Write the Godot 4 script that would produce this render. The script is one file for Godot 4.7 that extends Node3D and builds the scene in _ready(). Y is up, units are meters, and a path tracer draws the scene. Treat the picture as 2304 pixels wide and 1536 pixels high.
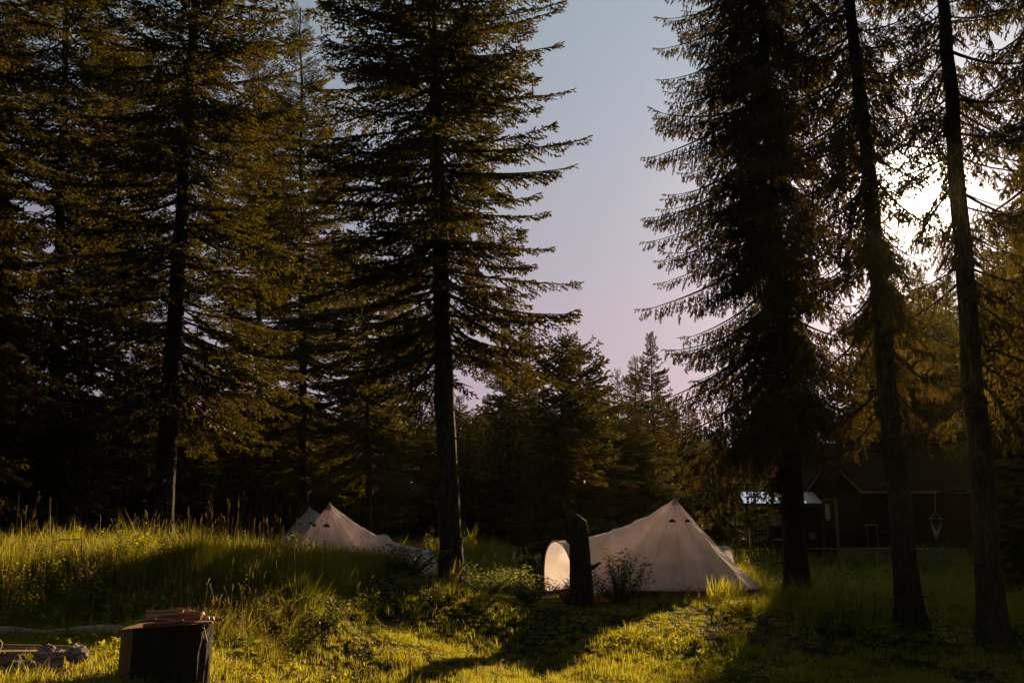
extends Node3D
# A clearing at a forest campsite in the last sun: bell tents in tall grass, big firs and spruces, a dark house behind.

const FOCAL := 2240.0        # the lens, in pixels of a 2304 wide frame
const PITCH := 0.1972        # the camera looks up by 11.3 degrees
const EYE := 1.6
const SUN_AZ := 0.405        # to the right of straight ahead
const SUN_EL := 0.317

var relief := FastNoiseLite.new()
var patch := FastNoiseLite.new()
var M := {}
var B := {}                  # bough meshes by kind
var used := {}

func lin(r: float, g: float, b: float) -> Color:
	return Color(r, g, b).linear_to_srgb()

func dice(s: int) -> RandomNumberGenerator:
	var r := RandomNumberGenerator.new()
	r.seed = s
	return r

# where the line of sight through a point of the frame reaches the forward distance d
func at(u: float, v: float, d: float) -> Vector3:
	var cx := (u - 1152.0) / FOCAL
	var cy := (768.0 - v) / FOCAL
	var fy := cy * cos(PITCH) + sin(PITCH)
	var fz := cos(PITCH) - cy * sin(PITCH)
	return Vector3(cx * d / fz, EYE + fy * d / fz, -d)

func ground(x: float, z: float) -> float:
	var d := -z
	var mound := 0.82 * smoothstep(16.8, 20.6, d) * (1.0 - smoothstep(24.5, 30.5, d)) * (1.0 - smoothstep(-3.6, 1.2, x))
	var bank := 1.0 - smoothstep(0.2, 2.0, x)          # steep below the big fir, easing out to the right
	var fall := -1.05 * (1.0 - smoothstep(lerpf(17.5, 21.4, bank), lerpf(26.5, 25.2, bank), d)) * smoothstep(-4.8, -2.4, x)
	var rise := 1.0 * smoothstep(31.0, 47.0, d) + 0.012 * maxf(0.0, d - 47.0)
	return mound + fall + rise + 0.05 * relief.get_noise_2d(x * 3.0, z * 3.0) + 0.10 * relief.get_noise_2d(x * 0.6, z * 0.6) * smoothstep(6.0, 20.0, d)

# where the line of sight meets the ground
func hit(u: float, v: float, lift := 0.0) -> Vector3:
	var d := 7.0
	while d < 120.0:
		var p := at(u, v, d)
		if p.y < ground(p.x, p.z): break
		d += 0.05
	var q := at(u, v, d)
	return Vector3(q.x, ground(q.x, q.z) + lift, q.z)

func on_ground(u: float, d: float, lift := 0.0) -> Vector3:
	var p := at(u, 1250.0, d)
	p.y = ground(p.x, p.z) + lift
	return p

# ---------------------------------------------------------------- naming
func numbered(called: String) -> String:
	used[called] = used.get(called, 0) + 1
	return called if used[called] == 1 else "%s_%03d" % [called, used[called] - 1]

func tag(o: Node, label := "", category := "", group := "", kind := "") -> Node:
	if label: o.set_meta("label", label)
	if category: o.set_meta("category", category)
	if group: o.set_meta("group", group)
	if kind: o.set_meta("kind", kind)
	return o

func thing(called: String, where: Vector3, turn := 0.0) -> Node3D:
	var o := Node3D.new()
	o.name = numbered(called)
	add_child(o)
	o.position = where
	o.rotation.y = turn
	return o

func put(called: String, mesh: Mesh, mat: Material = null, parent: Node3D = null) -> MeshInstance3D:
	var o := MeshInstance3D.new()
	o.name = called if parent else numbered(called)
	o.mesh = mesh
	if mat: o.material_override = mat
	(parent if parent else self).add_child(o, true)
	return o

func copies(called: String, mesh: Mesh, places: Array, parent: Node3D = null) -> MultiMeshInstance3D:
	var mm := MultiMesh.new()
	mm.transform_format = MultiMesh.TRANSFORM_3D
	mm.mesh = mesh
	mm.instance_count = places.size()
	for i in places.size():
		mm.set_instance_transform(i, places[i])
	var o := MultiMeshInstance3D.new()
	o.name = called if parent else numbered(called)
	o.multimesh = mm
	(parent if parent else self).add_child(o, true)
	return o

# ---------------------------------------------------------------- mesh helpers
func begin() -> SurfaceTool:
	var st := SurfaceTool.new()
	st.begin(Mesh.PRIMITIVE_TRIANGLES)
	return st

func finish(st: SurfaceTool, mat: Material = null) -> ArrayMesh:
	st.generate_normals()
	if mat: st.set_material(mat)
	return st.commit()

func tri(st: SurfaceTool, a: Vector3, b: Vector3, c: Vector3) -> void:
	st.add_vertex(a); st.add_vertex(b); st.add_vertex(c)

func quad(st: SurfaceTool, a: Vector3, b: Vector3, c: Vector3, d: Vector3) -> void:
	tri(st, a, b, c); tri(st, a, c, d)

# a box with chamfered long edges left to the material; centre c, half sizes h, turned by bs
func box(st: SurfaceTool, c: Vector3, h: Vector3, bs := Basis.IDENTITY) -> void:
	st.set_smooth_group(-1)
	var p := []
	for i in 8:
		p.append(c + bs * Vector3(h.x * (1 if i & 1 else -1), h.y * (1 if i & 2 else -1), h.z * (1 if i & 4 else -1)))
	for f in [[0, 2, 3, 1], [5, 7, 6, 4], [4, 6, 2, 0], [1, 3, 7, 5], [2, 6, 7, 3], [4, 0, 1, 5]]:
		quad(st, p[f[3]], p[f[2]], p[f[1]], p[f[0]])

func bar(st: SurfaceTool, a: Vector3, b: Vector3, w: float, t: float, up := Vector3.UP) -> void:
	var x := (b - a).normalized()
	var z := x.cross(up).normalized()
	if z.length() < 0.5: z = x.cross(Vector3.RIGHT).normalized()
	var y := z.cross(x)
	box(st, (a + b) / 2.0, Vector3(a.distance_to(b) / 2.0, w / 2.0, t / 2.0), Basis(x, y, z))

func tube(st: SurfaceTool, pts: Array, radii: Array, sides := 8, cap := true, group := 0) -> void:
	var n := pts.size()
	var rings := []
	var side := Vector3.ZERO
	for i in n:
		var dir: Vector3 = (pts[mini(i + 1, n - 1)] - pts[maxi(i - 1, 0)]).normalized()
		if side == Vector3.ZERO:
			side = dir.cross(Vector3(0.31, 0.2, 0.93)).normalized()
		side = (side - dir * side.dot(dir)).normalized()
		var other := dir.cross(side)
		var ring := []
		for k in sides:
			var a := TAU * k / sides
			ring.append(pts[i] + (side * cos(a) + other * sin(a)) * radii[i])
		rings.append(ring)
	st.set_smooth_group(group)
	for i in n - 1:
		for k in sides:
			var l := (k + 1) % sides
			quad(st, rings[i][k], rings[i + 1][k], rings[i + 1][l], rings[i][l])
	if cap:
		st.set_smooth_group(-1)
		for e in [0, n - 1]:
			for k in range(1, sides - 1):
				if e == 0: tri(st, rings[e][0], rings[e][k], rings[e][k + 1])
				else: tri(st, rings[e][0], rings[e][k + 1], rings[e][k])

# ---------------------------------------------------------------- materials
func noise_tex(freq: float, lo: Color, hi: Color, s: int, octaves := 4, side := 512, ridged := false, mid := Color(0, 0, 0, 0)) -> NoiseTexture2D:
	var n := FastNoiseLite.new()
	n.seed = s
	n.frequency = freq
	n.fractal_octaves = octaves
	if ridged: n.fractal_type = FastNoiseLite.FRACTAL_RIDGED
	var g := Gradient.new()
	g.set_color(0, lo); g.set_color(1, hi)
	g.set_offset(0, 0.2); g.set_offset(1, 0.8)
	if mid.a > 0.0: g.add_point(0.5, mid)
	var t := NoiseTexture2D.new()
	t.width = side; t.height = side
	t.seamless = true
	t.noise = n
	t.color_ramp = g
	return t

func plain(c: Color, rough := 0.8, metal := 0.0) -> StandardMaterial3D:
	var m := StandardMaterial3D.new()
	m.albedo_color = c
	m.roughness = rough
	m.metallic = metal
	return m

func leafy(c: Color, through: Color, rough := 0.55) -> StandardMaterial3D:
	var m := plain(c, rough)
	m.metallic_specular = 0.3
	m.backlight_enabled = true
	m.backlight = through
	return m

func textured(tex: Texture2D, scale: Vector3, rough: float, bump: Texture2D = null, depth := 1.0) -> StandardMaterial3D:
	var m := plain(Color.WHITE, rough)
	m.albedo_texture = tex
	m.uv1_triplanar = true
	m.uv1_scale = scale
	if bump:
		m.heightmap_enabled = true
		m.heightmap_texture = bump
		m.heightmap_scale = depth
	return m

func materials() -> void:
	var bump := noise_tex(0.02, Color.BLACK, Color.WHITE, 5, 5, 512)
	var bark_bump := noise_tex(0.012, Color.BLACK, Color.WHITE, 11, 4, 512, true)
	M.bark = textured(noise_tex(0.015, lin(0.012, 0.009, 0.006), lin(0.075, 0.054, 0.036), 3, 5), Vector3(1.3, 0.3, 1.3), 0.9, bark_bump, 7.0)
	M.limb = textured(noise_tex(0.03, lin(0.02, 0.015, 0.010), lin(0.06, 0.044, 0.03), 4), Vector3(3, 3, 3), 0.9)
	M.fir = leafy(lin(0.018, 0.021, 0.005), lin(0.145, 0.112, 0.010), 0.6)
	M.spruce = leafy(lin(0.016, 0.018, 0.005), lin(0.15, 0.10, 0.012), 0.6)
	M.pine = leafy(lin(0.016, 0.019, 0.0045), lin(0.11, 0.08, 0.008), 0.6)
	M.shade_needles = leafy(lin(0.013, 0.017, 0.004), lin(0.07, 0.052, 0.006), 0.65)
	M.moss = leafy(lin(0.07, 0.06, 0.025), lin(0.22, 0.17, 0.05), 0.8)
	M.lawn = leafy(lin(0.045, 0.060, 0.008), lin(0.70, 0.64, 0.045), 0.5)
	M.lawn_yellow = leafy(lin(0.08, 0.07, 0.012), lin(0.78, 0.60, 0.06), 0.5)
	M.meadow = leafy(lin(0.034, 0.046, 0.007), lin(0.48, 0.45, 0.025), 0.45)
	M.straw = leafy(lin(0.20, 0.145, 0.06), lin(0.50, 0.36, 0.13), 0.6)
	M.rust = leafy(lin(0.16, 0.06, 0.025), lin(0.40, 0.17, 0.06), 0.7)
	M.herb = leafy(lin(0.05, 0.068, 0.009), lin(0.68, 0.64, 0.035), 0.65)
	M.shrub = leafy(lin(0.035, 0.050, 0.014), lin(0.34, 0.36, 0.05), 0.7)
	M.petal = leafy(lin(0.75, 0.72, 0.66), lin(0.5, 0.48, 0.42), 0.7)
	M.red_petal = leafy(lin(0.5, 0.05, 0.02), lin(0.5, 0.06, 0.02), 0.6)
	M.soil = textured(noise_tex(0.01, lin(0.020, 0.016, 0.006), lin(0.040, 0.038, 0.010), 21, 5, 1024), Vector3(0.35, 0.35, 0.35), 0.95, bump, 3.0)
	M.soil.metallic_specular = 0.1
	M.dirt = textured(noise_tex(0.02, lin(0.06, 0.032, 0.014), lin(0.13, 0.075, 0.036), 22, 5), Vector3(0.7, 0.7, 0.7), 0.95, bump, 2.0)
	M.dirt.metallic_specular = 0.1
	M.canvas = textured(noise_tex(0.006, lin(0.64, 0.57, 0.59), lin(0.88, 0.82, 0.87), 31, 5), Vector3(0.5, 0.5, 0.5), 0.9, noise_tex(0.35, Color(0.4, 0.4, 0.4), Color(0.6, 0.6, 0.6), 32, 2, 256), 0.15)
	M.canvas.backlight_enabled = true
	M.canvas.backlight = Color(1.06, 1.04, 1.04)
	M.canvas_trim = plain(lin(0.62, 0.52, 0.46), 0.85)
	M.rope = plain(lin(0.5, 0.42, 0.3), 0.9)
	M.vent_net = plain(lin(0.05, 0.04, 0.033), 0.9)
	M.dark = plain(lin(0.012, 0.010, 0.008), 0.8)
	M.stump_wood = textured(noise_tex(0.03, lin(0.36, 0.19, 0.055), lin(0.62, 0.35, 0.11), 41, 5), Vector3(5, 0.8, 5), 0.9, bump, 1.5)  # brown wood, lightened to stand in for light on the stump's left face
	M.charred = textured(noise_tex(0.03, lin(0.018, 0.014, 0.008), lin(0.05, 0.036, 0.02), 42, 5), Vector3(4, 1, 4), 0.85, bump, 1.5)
	M.kindling = textured(noise_tex(0.03, lin(0.36, 0.15, 0.055), lin(0.56, 0.27, 0.11), 43, 4), Vector3(2, 9, 9), 0.8, bump, 0.4)
	M.kindling_dark = textured(noise_tex(0.03, lin(0.30, 0.11, 0.045), lin(0.46, 0.20, 0.09), 44, 4), Vector3(2, 9, 9), 0.85, bump, 0.4)
	M.pale_wood = textured(noise_tex(0.03, lin(0.34, 0.22, 0.13), lin(0.52, 0.37, 0.25), 45, 4), Vector3(2, 6, 6), 0.8, bump, 0.5)
	M.rock = textured(noise_tex(0.02, lin(0.24, 0.16, 0.13), lin(0.55, 0.41, 0.36), 51, 5), Vector3(2.2, 2.2, 2.2), 0.9, bump, 3.0)
	M.brown_rock = textured(noise_tex(0.02, lin(0.15, 0.09, 0.05), lin(0.32, 0.22, 0.15), 52, 5), Vector3(2.2, 2.2, 2.2), 0.9, bump, 3.0)
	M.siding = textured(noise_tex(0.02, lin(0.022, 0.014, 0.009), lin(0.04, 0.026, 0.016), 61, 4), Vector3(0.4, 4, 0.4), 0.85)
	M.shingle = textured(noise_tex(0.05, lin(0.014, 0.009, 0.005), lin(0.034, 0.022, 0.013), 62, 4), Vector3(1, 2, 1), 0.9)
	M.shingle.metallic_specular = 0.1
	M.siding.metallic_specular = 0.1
	M.trim = textured(noise_tex(0.02, lin(0.20, 0.11, 0.05), lin(0.30, 0.17, 0.08), 63, 3), Vector3(2, 2, 2), 0.8)
	M.white = plain(lin(0.62, 0.56, 0.48), 0.6)
	M.concrete = textured(noise_tex(0.02, lin(0.20, 0.16, 0.13), lin(0.34, 0.28, 0.24), 64, 4), Vector3(1, 1, 1), 0.9)
	M.metal_roof = plain(lin(0.80, 0.80, 0.84), 0.12, 1.0)
	M.sky_glint = plain(lin(0.86, 0.9, 0.92), 0.25, 0.2)  # near-white colour painted in for the sky reflected in the skylight
	M.rusty_roof = plain(lin(0.20, 0.14, 0.10), 0.5, 0.6)
	M.black_metal = plain(lin(0.012, 0.014, 0.016), 0.35, 0.3)
	M.steel = plain(lin(0.55, 0.55, 0.56), 0.3, 1.0)
	M.lamp_glass = plain(lin(0.55, 0.45, 0.30), 0.3)
	M.lamp_glass.backlight_enabled = true
	M.lamp_glass.backlight = lin(0.9, 0.75, 0.5)
	M.pane = plain(Color(0.02, 0.02, 0.02, 0.25), 0.05)
	M.pane.transparency = BaseMaterial3D.TRANSPARENCY_ALPHA
	M.hammock = textured(noise_tex(0.06, lin(0.35, 0.26, 0.20), lin(0.62, 0.52, 0.46), 65, 3), Vector3(4, 4, 4), 0.9)

# ---------------------------------------------------------------- foliage
func brush(v: PackedVector3Array, a: Vector3, b: Vector3, w: float, roll: float) -> void:
	var dir := (b - a)
	var s := dir.cross(Vector3.UP)
	if s.length() < 0.001: s = Vector3.RIGHT
	s = s.normalized().rotated(dir.normalized(), roll)
	var t := s.cross(dir.normalized())
	var m := a.lerp(b, 0.45)
	for q in [s * w, t * w * 0.8]:
		v.append(a); v.append(m + q); v.append(b)
		v.append(a); v.append(b); v.append(m - q)

func raw(parts: Array) -> ArrayMesh:      # [[vertices, material], ...]
	var mesh := ArrayMesh.new()
	for p in parts:
		if p[0].size() == 0: continue
		var a := []
		a.resize(Mesh.ARRAY_MAX)
		a[Mesh.ARRAY_VERTEX] = p[0]
		mesh.add_surface_from_arrays(Mesh.PRIMITIVE_TRIANGLES, a)
		mesh.surface_set_material(mesh.get_surface_count() - 1, p[1])
	return mesh

func stick(v: PackedVector3Array, a: Vector3, b: Vector3, ra: float, rb: float) -> void:
	var dir := (b - a).normalized()
	var s := dir.cross(Vector3(0.2, 1, 0.1)).normalized()
	var t := s.cross(dir)
	for k in 3:
		var p := s * cos(TAU * k / 3) + t * sin(TAU * k / 3)
		var q := s * cos(TAU * (k + 1) / 3) + t * sin(TAU * (k + 1) / 3)
		v.append(a + p * ra); v.append(b + p * rb); v.append(b + q * rb)
		v.append(a + p * ra); v.append(b + q * rb); v.append(a + q * ra)

# one bough along +x: limb, branchlets in a kite, twigs of needles
func bough(L: float, kind: Dictionary, s: int) -> ArrayMesh:
	var r := dice(s)
	var wood := PackedVector3Array()
	var leaf := PackedVector3Array()
	var sag: float = kind.sag * r.randf_range(0.7, 1.3)
	var swing := r.randf_range(-0.08, 0.08)
	var spine := func(f: float) -> Vector3:
		return Vector3(L * f, -L * sag * 4.0 * f * (1.0 - f), L * swing * 4.0 * f * (1.0 - f))
	var n := int(ceil(L / 0.35))
	for i in n:
		stick(wood, spine.call(float(i) / n), spine.call(float(i + 1) / n), lerpf(0.012 * L + 0.006, 0.006, float(i) / n), lerpf(0.012 * L + 0.006, 0.006, float(i + 1) / n))
	var f: float = kind.bare * r.randf_range(0.7, 1.3)
	var side := 1.0
	while f < 1.0:
		var p: Vector3 = spine.call(f)
		var fw: Vector3 = (spine.call(minf(f + 0.03, 1.0)) - spine.call(f - 0.03)).normalized()
		var len: float = minf(kind.reach, kind.spread * L * (1.0 - f) + 0.20) * r.randf_range(0.6, 1.15)
		if r.randf() < kind.miss: len *= 0.35
		var ang := deg_to_rad(lerpf(62.0, 32.0, f) + r.randf_range(-10, 10))
		var hang: float = kind.hang * r.randf_range(0.5, 1.5)
		var dir := (fw * cos(ang) + Vector3(0, 0, side) * sin(ang) + Vector3(0, -hang, 0)).normalized()
		var tip := p + dir * len
		tip.y -= kind.hang * len * 0.15
		branchlet(wood, leaf, p, tip, kind, r)
		side = -side
		f += kind.step / L * r.randf_range(0.7, 1.3)
	branchlet(wood, leaf, spine.call(0.92), spine.call(1.0) + Vector3(0.12, kind.lift, 0), kind, r)
	return raw([[wood, M.limb], [leaf, M[kind.needles]]])

func branchlet(wood: PackedVector3Array, leaf: PackedVector3Array, a: Vector3, b: Vector3, kind: Dictionary, r: RandomNumberGenerator) -> void:
	var len := a.distance_to(b)
	var dir := (b - a) / maxf(len, 0.001)
	var flat := dir.cross(Vector3.UP).normalized().rotated(dir, r.randf_range(-0.5, 0.5))
	stick(wood, a, a.lerp(b, 0.8), 0.007, 0.003)
	var g := 0.06
	var side := 1.0
	var w: float = kind.width
	while g < len:
		var q := a.lerp(b, g / len)
		var tl: float = (kind.twig * (1.0 - 0.55 * g / len) + 0.05) * r.randf_range(0.6, 1.25)
		var td := (dir * r.randf_range(0.55, 0.95) + flat * side * r.randf_range(0.5, 1.0) + Vector3(r.randf_range(-0.3, 0.3), r.randf_range(-0.35, 0.25) - kind.hang * 0.5, r.randf_range(-0.3, 0.3))).normalized()
		brush(leaf, q, q + td * tl, w * r.randf_range(0.75, 1.2), r.randf() * PI)
		if r.randf() < kind.extra:
			var m := q + td * tl * 0.4
			var sd := (td + flat * -side * 0.8 + Vector3(r.randf_range(-0.4, 0.4), r.randf_range(-0.5, 0.2), r.randf_range(-0.4, 0.4))).normalized()
			brush(leaf, m, m + sd * tl * 0.7, w * 0.85, r.randf() * PI)
		side = -side
		g += kind.gap * r.randf_range(0.7, 1.3)
	brush(leaf, a.lerp(b, 0.7), b + dir * 0.06, w, r.randf() * PI)

func bough_kinds() -> void:
	var fir := {"sag": 0.05, "bare": 0.16, "reach": 1.05, "spread": 0.40, "miss": 0.18, "hang": 0.16, "step": 0.09, "lift": 0.08, "twig": 0.17, "width": 0.026, "gap": 0.062, "extra": 0.55, "needles": "fir"}
	var spruce := {"sag": 0.07, "bare": 0.14, "reach": 0.85, "spread": 0.32, "miss": 0.2, "hang": 0.75, "step": 0.075, "lift": 0.10, "twig": 0.14, "width": 0.020, "gap": 0.055, "extra": 0.6, "needles": "spruce"}
	var pine := {"sag": 0.03, "bare": 0.05, "reach": 0.7, "spread": 0.42, "miss": 0.12, "hang": 0.2, "step": 0.11, "lift": 0.10, "twig": 0.20, "width": 0.045, "gap": 0.085, "extra": 0.6, "needles": "pine"}
	var dark := pine.duplicate()
	dark.needles = "shade_needles"; dark.step = 0.08
	for k in [["fir", fir, [1.7, 3.0, 4.4], 3], ["spruce", spruce, [1.7, 3.0, 4.4], 3], ["pine", pine, [1.0, 2.0], 3], ["dark", dark, [1.0, 2.0], 2]]:
		B[k[0]] = []
		for L in k[2]:
			var set := []
			for i in k[3]:
				set.append(bough(L, k[1], 100 + i + int(L * 10.0)))
			B[k[0]].append([L, set])
	# bare, twiggy limb of a spruce that lost its needles
	var thin := spruce.duplicate()
	thin.width = 0.007; thin.extra = 0.1; thin.gap = 0.12; thin.step = 0.22; thin.hang = 0.5; thin.needles = "moss"
	B.bare = [[3.0, [bough(3.0, thin, 301), bough(3.0, thin, 302)]]]

func trunk_mesh(base: Vector3, top: Vector3, rad: float, s: int, flare := 1.55, end := 0.12) -> ArrayMesh:
	var r := dice(s)
	var st := begin()
	var rings := 30
	var sides := 16
	var all := []
	for i in rings + 1:
		var f := pow(float(i) / rings, 1.5)
		var c := base.lerp(top, f)
		var h := base.distance_to(c)
		var rr := rad * lerpf(1.0, end, f) * (1.0 + (flare - 1.0) * exp(-h / 0.55))
		c += Vector3(relief.get_noise_2d(h * 6.0, s * 17.0), 0, relief.get_noise_2d(s * 13.0, h * 6.0)) * 0.10 * minf(1.0, h / 4.0)
		var ring := []
		for k in sides:
			var a := TAU * k / sides
			var lump := 1.0 + 0.10 * relief.get_noise_3d(cos(a) * 30.0 + s, h * 9.0, sin(a) * 30.0) + (flare - 1.0) * 0.25 * exp(-h / 0.35) * sin(a * 5.0 + s)
			ring.append(c + Vector3(cos(a), 0, sin(a)) * rr * lump)
		all.append(ring)
	st.set_smooth_group(0)
	for i in rings:
		for k in sides:
			var l := (k + 1) % sides
			quad(st, all[i][k], all[i + 1][k], all[i + 1][l], all[i][l])
	return finish(st, M.bark)

func profile(points: Array, h: float) -> float:
	if h <= points[0][0]: return points[0][1]
	for i in points.size() - 1:
		if h <= points[i + 1][0]:
			return lerpf(points[i][1], points[i + 1][1], (h - points[i][0]) / (points[i + 1][0] - points[i][0]))
	return points[-1][1]

# places: [bough start, direction, length, kind] sorted into copies per mesh
func crown(tree: Node3D, places: Array, s: int) -> void:
	var r := dice(s)
	var by := {}
	for p in places:
		var sets: Array = B[p[3]]
		var pick: Array = sets[0]
		for c in sets:
			if absf(log(p[2] / c[0])) < absf(log(p[2] / pick[0])): pick = c
		var mesh: ArrayMesh = pick[1][r.randi() % pick[1].size()]
		var x: Vector3 = p[1].normalized()
		var z := x.cross(Vector3.UP).normalized()
		var y := z.cross(x)
		var k: float = p[2] / pick[0]
		var bs := Basis(x, y, z).rotated(x, r.randf_range(-0.3, 0.3)) * Basis.from_scale(Vector3(k, k * r.randf_range(0.85, 1.15), k * r.randf_range(0.85, 1.15) * (1.0 if r.randf() < 0.5 else -1.0)))
		if not by.has(mesh): by[mesh] = []
		by[mesh].append(Transform3D(bs, p[0]))
	var head: Node3D = null
	for mesh in by:
		var o := copies("crown" if head == null else "bough_cluster", mesh, by[mesh], tree if head == null else head)
		tag(o, "", "", "", "stuff")
		if head == null: head = o

# a conifer with boughs all round; o: kind, from, to, per_m, shape [[h, L]], rise [[h, degrees]], tips [[u, v, d]]
func conifer(called: String, label: String, category: String, group: String, base: Vector3, top: Vector3, rad: float, o: Dictionary, s: int) -> Node3D:
	var r := dice(s)
	var t := thing(called, base)
	tag(t, label, category, group)
	var axis := top - base
	put("trunk", trunk_mesh(Vector3(0, -0.15, 0), axis, rad, s, o.get("flare", 1.5)), null, t)
	var places := []
	var h: float = o.from
	var az := r.randf() * TAU
	var H := axis.y
	while h < o.to:
		var f := h / H
		var c := axis * f
		var L: float = profile(o.shape, h) * r.randf_range(0.55, 1.18)
		az += 2.4 + r.randf_range(-0.5, 0.5)
		var clump := patch.get_noise_3d(cos(az) * 22.0 + s, h * 9.0, sin(az) * 22.0)
		L *= 1.0 + 0.45 * clump
		if clump < -0.12 and r.randf() < 0.55:
			h += 1.0 / o.per_m
			continue
		if o.has("thin") and r.randf() < profile(o.thin, h):
			h += 1.0 / o.per_m
			continue
		if o.has("gap") and h > o.gap[0] and h < o.gap[1] and cos(az) * o.gap[2] > 0.2 and r.randf() < 0.62:
			h += 1.0 / o.per_m
			continue
		var lop: float = 1.0 + o.get("lop", 0.0) * cos(az)     # longer towards +x when positive
		L *= lop
		var p := deg_to_rad(profile(o.rise, h) + r.randf_range(-13, 13))
		var dir := Vector3(cos(az) * cos(p), sin(p), sin(az) * cos(p))
		places.append([c + Vector3(dir.x, 0, dir.z) * rad * 0.5 * (1.0 - f), dir, maxf(L, 0.35), o.kind])
		h += 1.0 / o.per_m * r.randf_range(0.6, 1.4)
	for i in o.get("stubs", 0):
		var sh := r.randf_range(0.9, o.from + 1.5)
		var sa := r.randf() * TAU
		var c := axis * (sh / H) + Vector3(0, -0.15, 0)
		var sd := Vector3(cos(sa), r.randf_range(-0.35, 0.15), sin(sa)).normalized()
		var rr: float = rad * (1.0 - sh / H)
		var st := begin()
		var sl := r.randf_range(0.12, 0.75)
		tube(st, [c + sd * rr * 0.6, c + sd * (rr + sl * 0.5), c + sd * (rr + sl) + Vector3(0, -0.08 * sl, 0)], [0.028, 0.018, 0.006], 5)
		put("branch_stub", finish(st, M.bark), null, t)
	for tp in o.get("tips", []):
		var q: Vector3 = at(tp[0], tp[1], tp[2]) - base
		var out := Vector2(q.x, q.z).length()
		var hh: float = clampf(q.y + out * tp[3], 0.5, H)
		var c := axis * (hh / H)
		places.append([c, q - c, c.distance_to(q), o.kind])
	crown(t, places, s + 7)
	return t

# ---------------------------------------------------------------- grass
func blade(v: PackedVector3Array, p: Vector3, h: float, w: float, lean: Vector3, az: float, segs := 3) -> void:
	var s := Vector3(cos(az), 0, sin(az)) * w
	var prev := p
	var pw := 1.0
	for i in segs:
		var f := float(i + 1) / segs
		var q := p + Vector3(0, h * f * (1.0 - 0.25 * f * lean.length()), 0) + lean * h * f * f
		var nw := 1.0 - f * f
		if i < segs - 1:
			v.append(prev - s * pw); v.append(q - s * nw); v.append(q + s * nw)
			v.append(prev - s * pw); v.append(q + s * nw); v.append(prev + s * pw)
		else:
			v.append(prev - s * pw); v.append(q); v.append(prev + s * pw)
		prev = q
		pw = nw

func tuft(n: int, rad: float, h: float, w: float, bend: float, mat: Material, s: int) -> ArrayMesh:
	var r := dice(s)
	var v := PackedVector3Array()
	for i in n:
		var a := r.randf() * TAU
		var q := rad * sqrt(r.randf())
		var la := r.randf() * TAU
		blade(v, Vector3(cos(a) * q, -0.02, sin(a) * q), h * r.randf_range(0.45, 1.15), w * r.randf_range(0.7, 1.3), Vector3(cos(la), 0, sin(la)) * bend * r.randf_range(0.1, 1.2), r.randf() * TAU)
	return raw([[v, mat]])

func stalks(n: int, rad: float, h: float, head: float, thick: float, mat: Material, head_mat: Material, s: int) -> ArrayMesh:
	var r := dice(s)
	var v := PackedVector3Array()
	var hd := PackedVector3Array()
	for i in n:
		var a := r.randf() * TAU
		var q := rad * sqrt(r.randf())
		var p := Vector3(cos(a) * q, 0, sin(a) * q)
		var hh := h * r.randf_range(0.65, 1.15)
		var la := r.randf() * TAU
		var lean := Vector3(cos(la), 0, sin(la)) * r.randf_range(0.02, 0.22)
		var prev := p
		for k in 4:
			var f := (k + 1) / 4.0
			var qn := p + Vector3(0, hh * f, 0) + lean * hh * f * f
			stick(v, prev, qn, 0.0035, 0.0028)
			prev = qn
		var dir := (Vector3.UP + lean * 2.0).normalized()
		var k := 0.0
		while k < head:
			var j := dir * k + Vector3(r.randf_range(-1, 1), 0, r.randf_range(-1, 1)) * thick * 0.5
			brush(hd, prev + j - dir * head * 0.5, prev + j - dir * head * 0.5 + (dir * 1.2 + Vector3(r.randf_range(-1, 1), 0.2, r.randf_range(-1, 1)) * 0.8).normalized() * 0.045, thick * 0.5, r.randf() * PI)
			k += 0.018
	return raw([[v, mat], [hd, head_mat]])

func leaf_shape(v: PackedVector3Array, p: Vector3, dir: Vector3, nor: Vector3, l: float, w: float) -> void:
	var s := dir.cross(nor).normalized() * w
	var droop := nor * -0.12 * l
	var a := p + dir * l * 0.3 + s + nor * 0.02
	var b := p + dir * l * 0.72 + s * 0.8 + droop * 0.4
	var c := p + dir * l + droop
	var d := p + dir * l * 0.72 - s * 0.8 + droop * 0.4
	var e := p + dir * l * 0.3 - s + nor * 0.02
	for t in [[p, a, e], [a, b, e], [b, d, e], [b, c, d]]:
		for q in t: v.append(q)

func rosette(n: int, l: float, w: float, up: float, mat: Material, s: int) -> ArrayMesh:
	var r := dice(s)
	var v := PackedVector3Array()
	for i in n:
		var a := r.randf() * TAU
		var dir := Vector3(cos(a), up * r.randf_range(0.3, 1.5), sin(a)).normalized()
		var base := Vector3(r.randf_range(-0.05, 0.05), r.randf_range(0.0, 0.08) * up * 2.0, r.randf_range(-0.05, 0.05))
		stick(v, Vector3(base.x, 0, base.z), base + dir * l * 0.1, 0.003, 0.002)
		leaf_shape(v, base, dir, (Vector3.UP - dir * dir.y).normalized().rotated(dir, r.randf_range(-0.7, 0.7)), l * r.randf_range(0.6, 1.2), w * r.randf_range(0.7, 1.2))
	return raw([[v, mat]])

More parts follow.
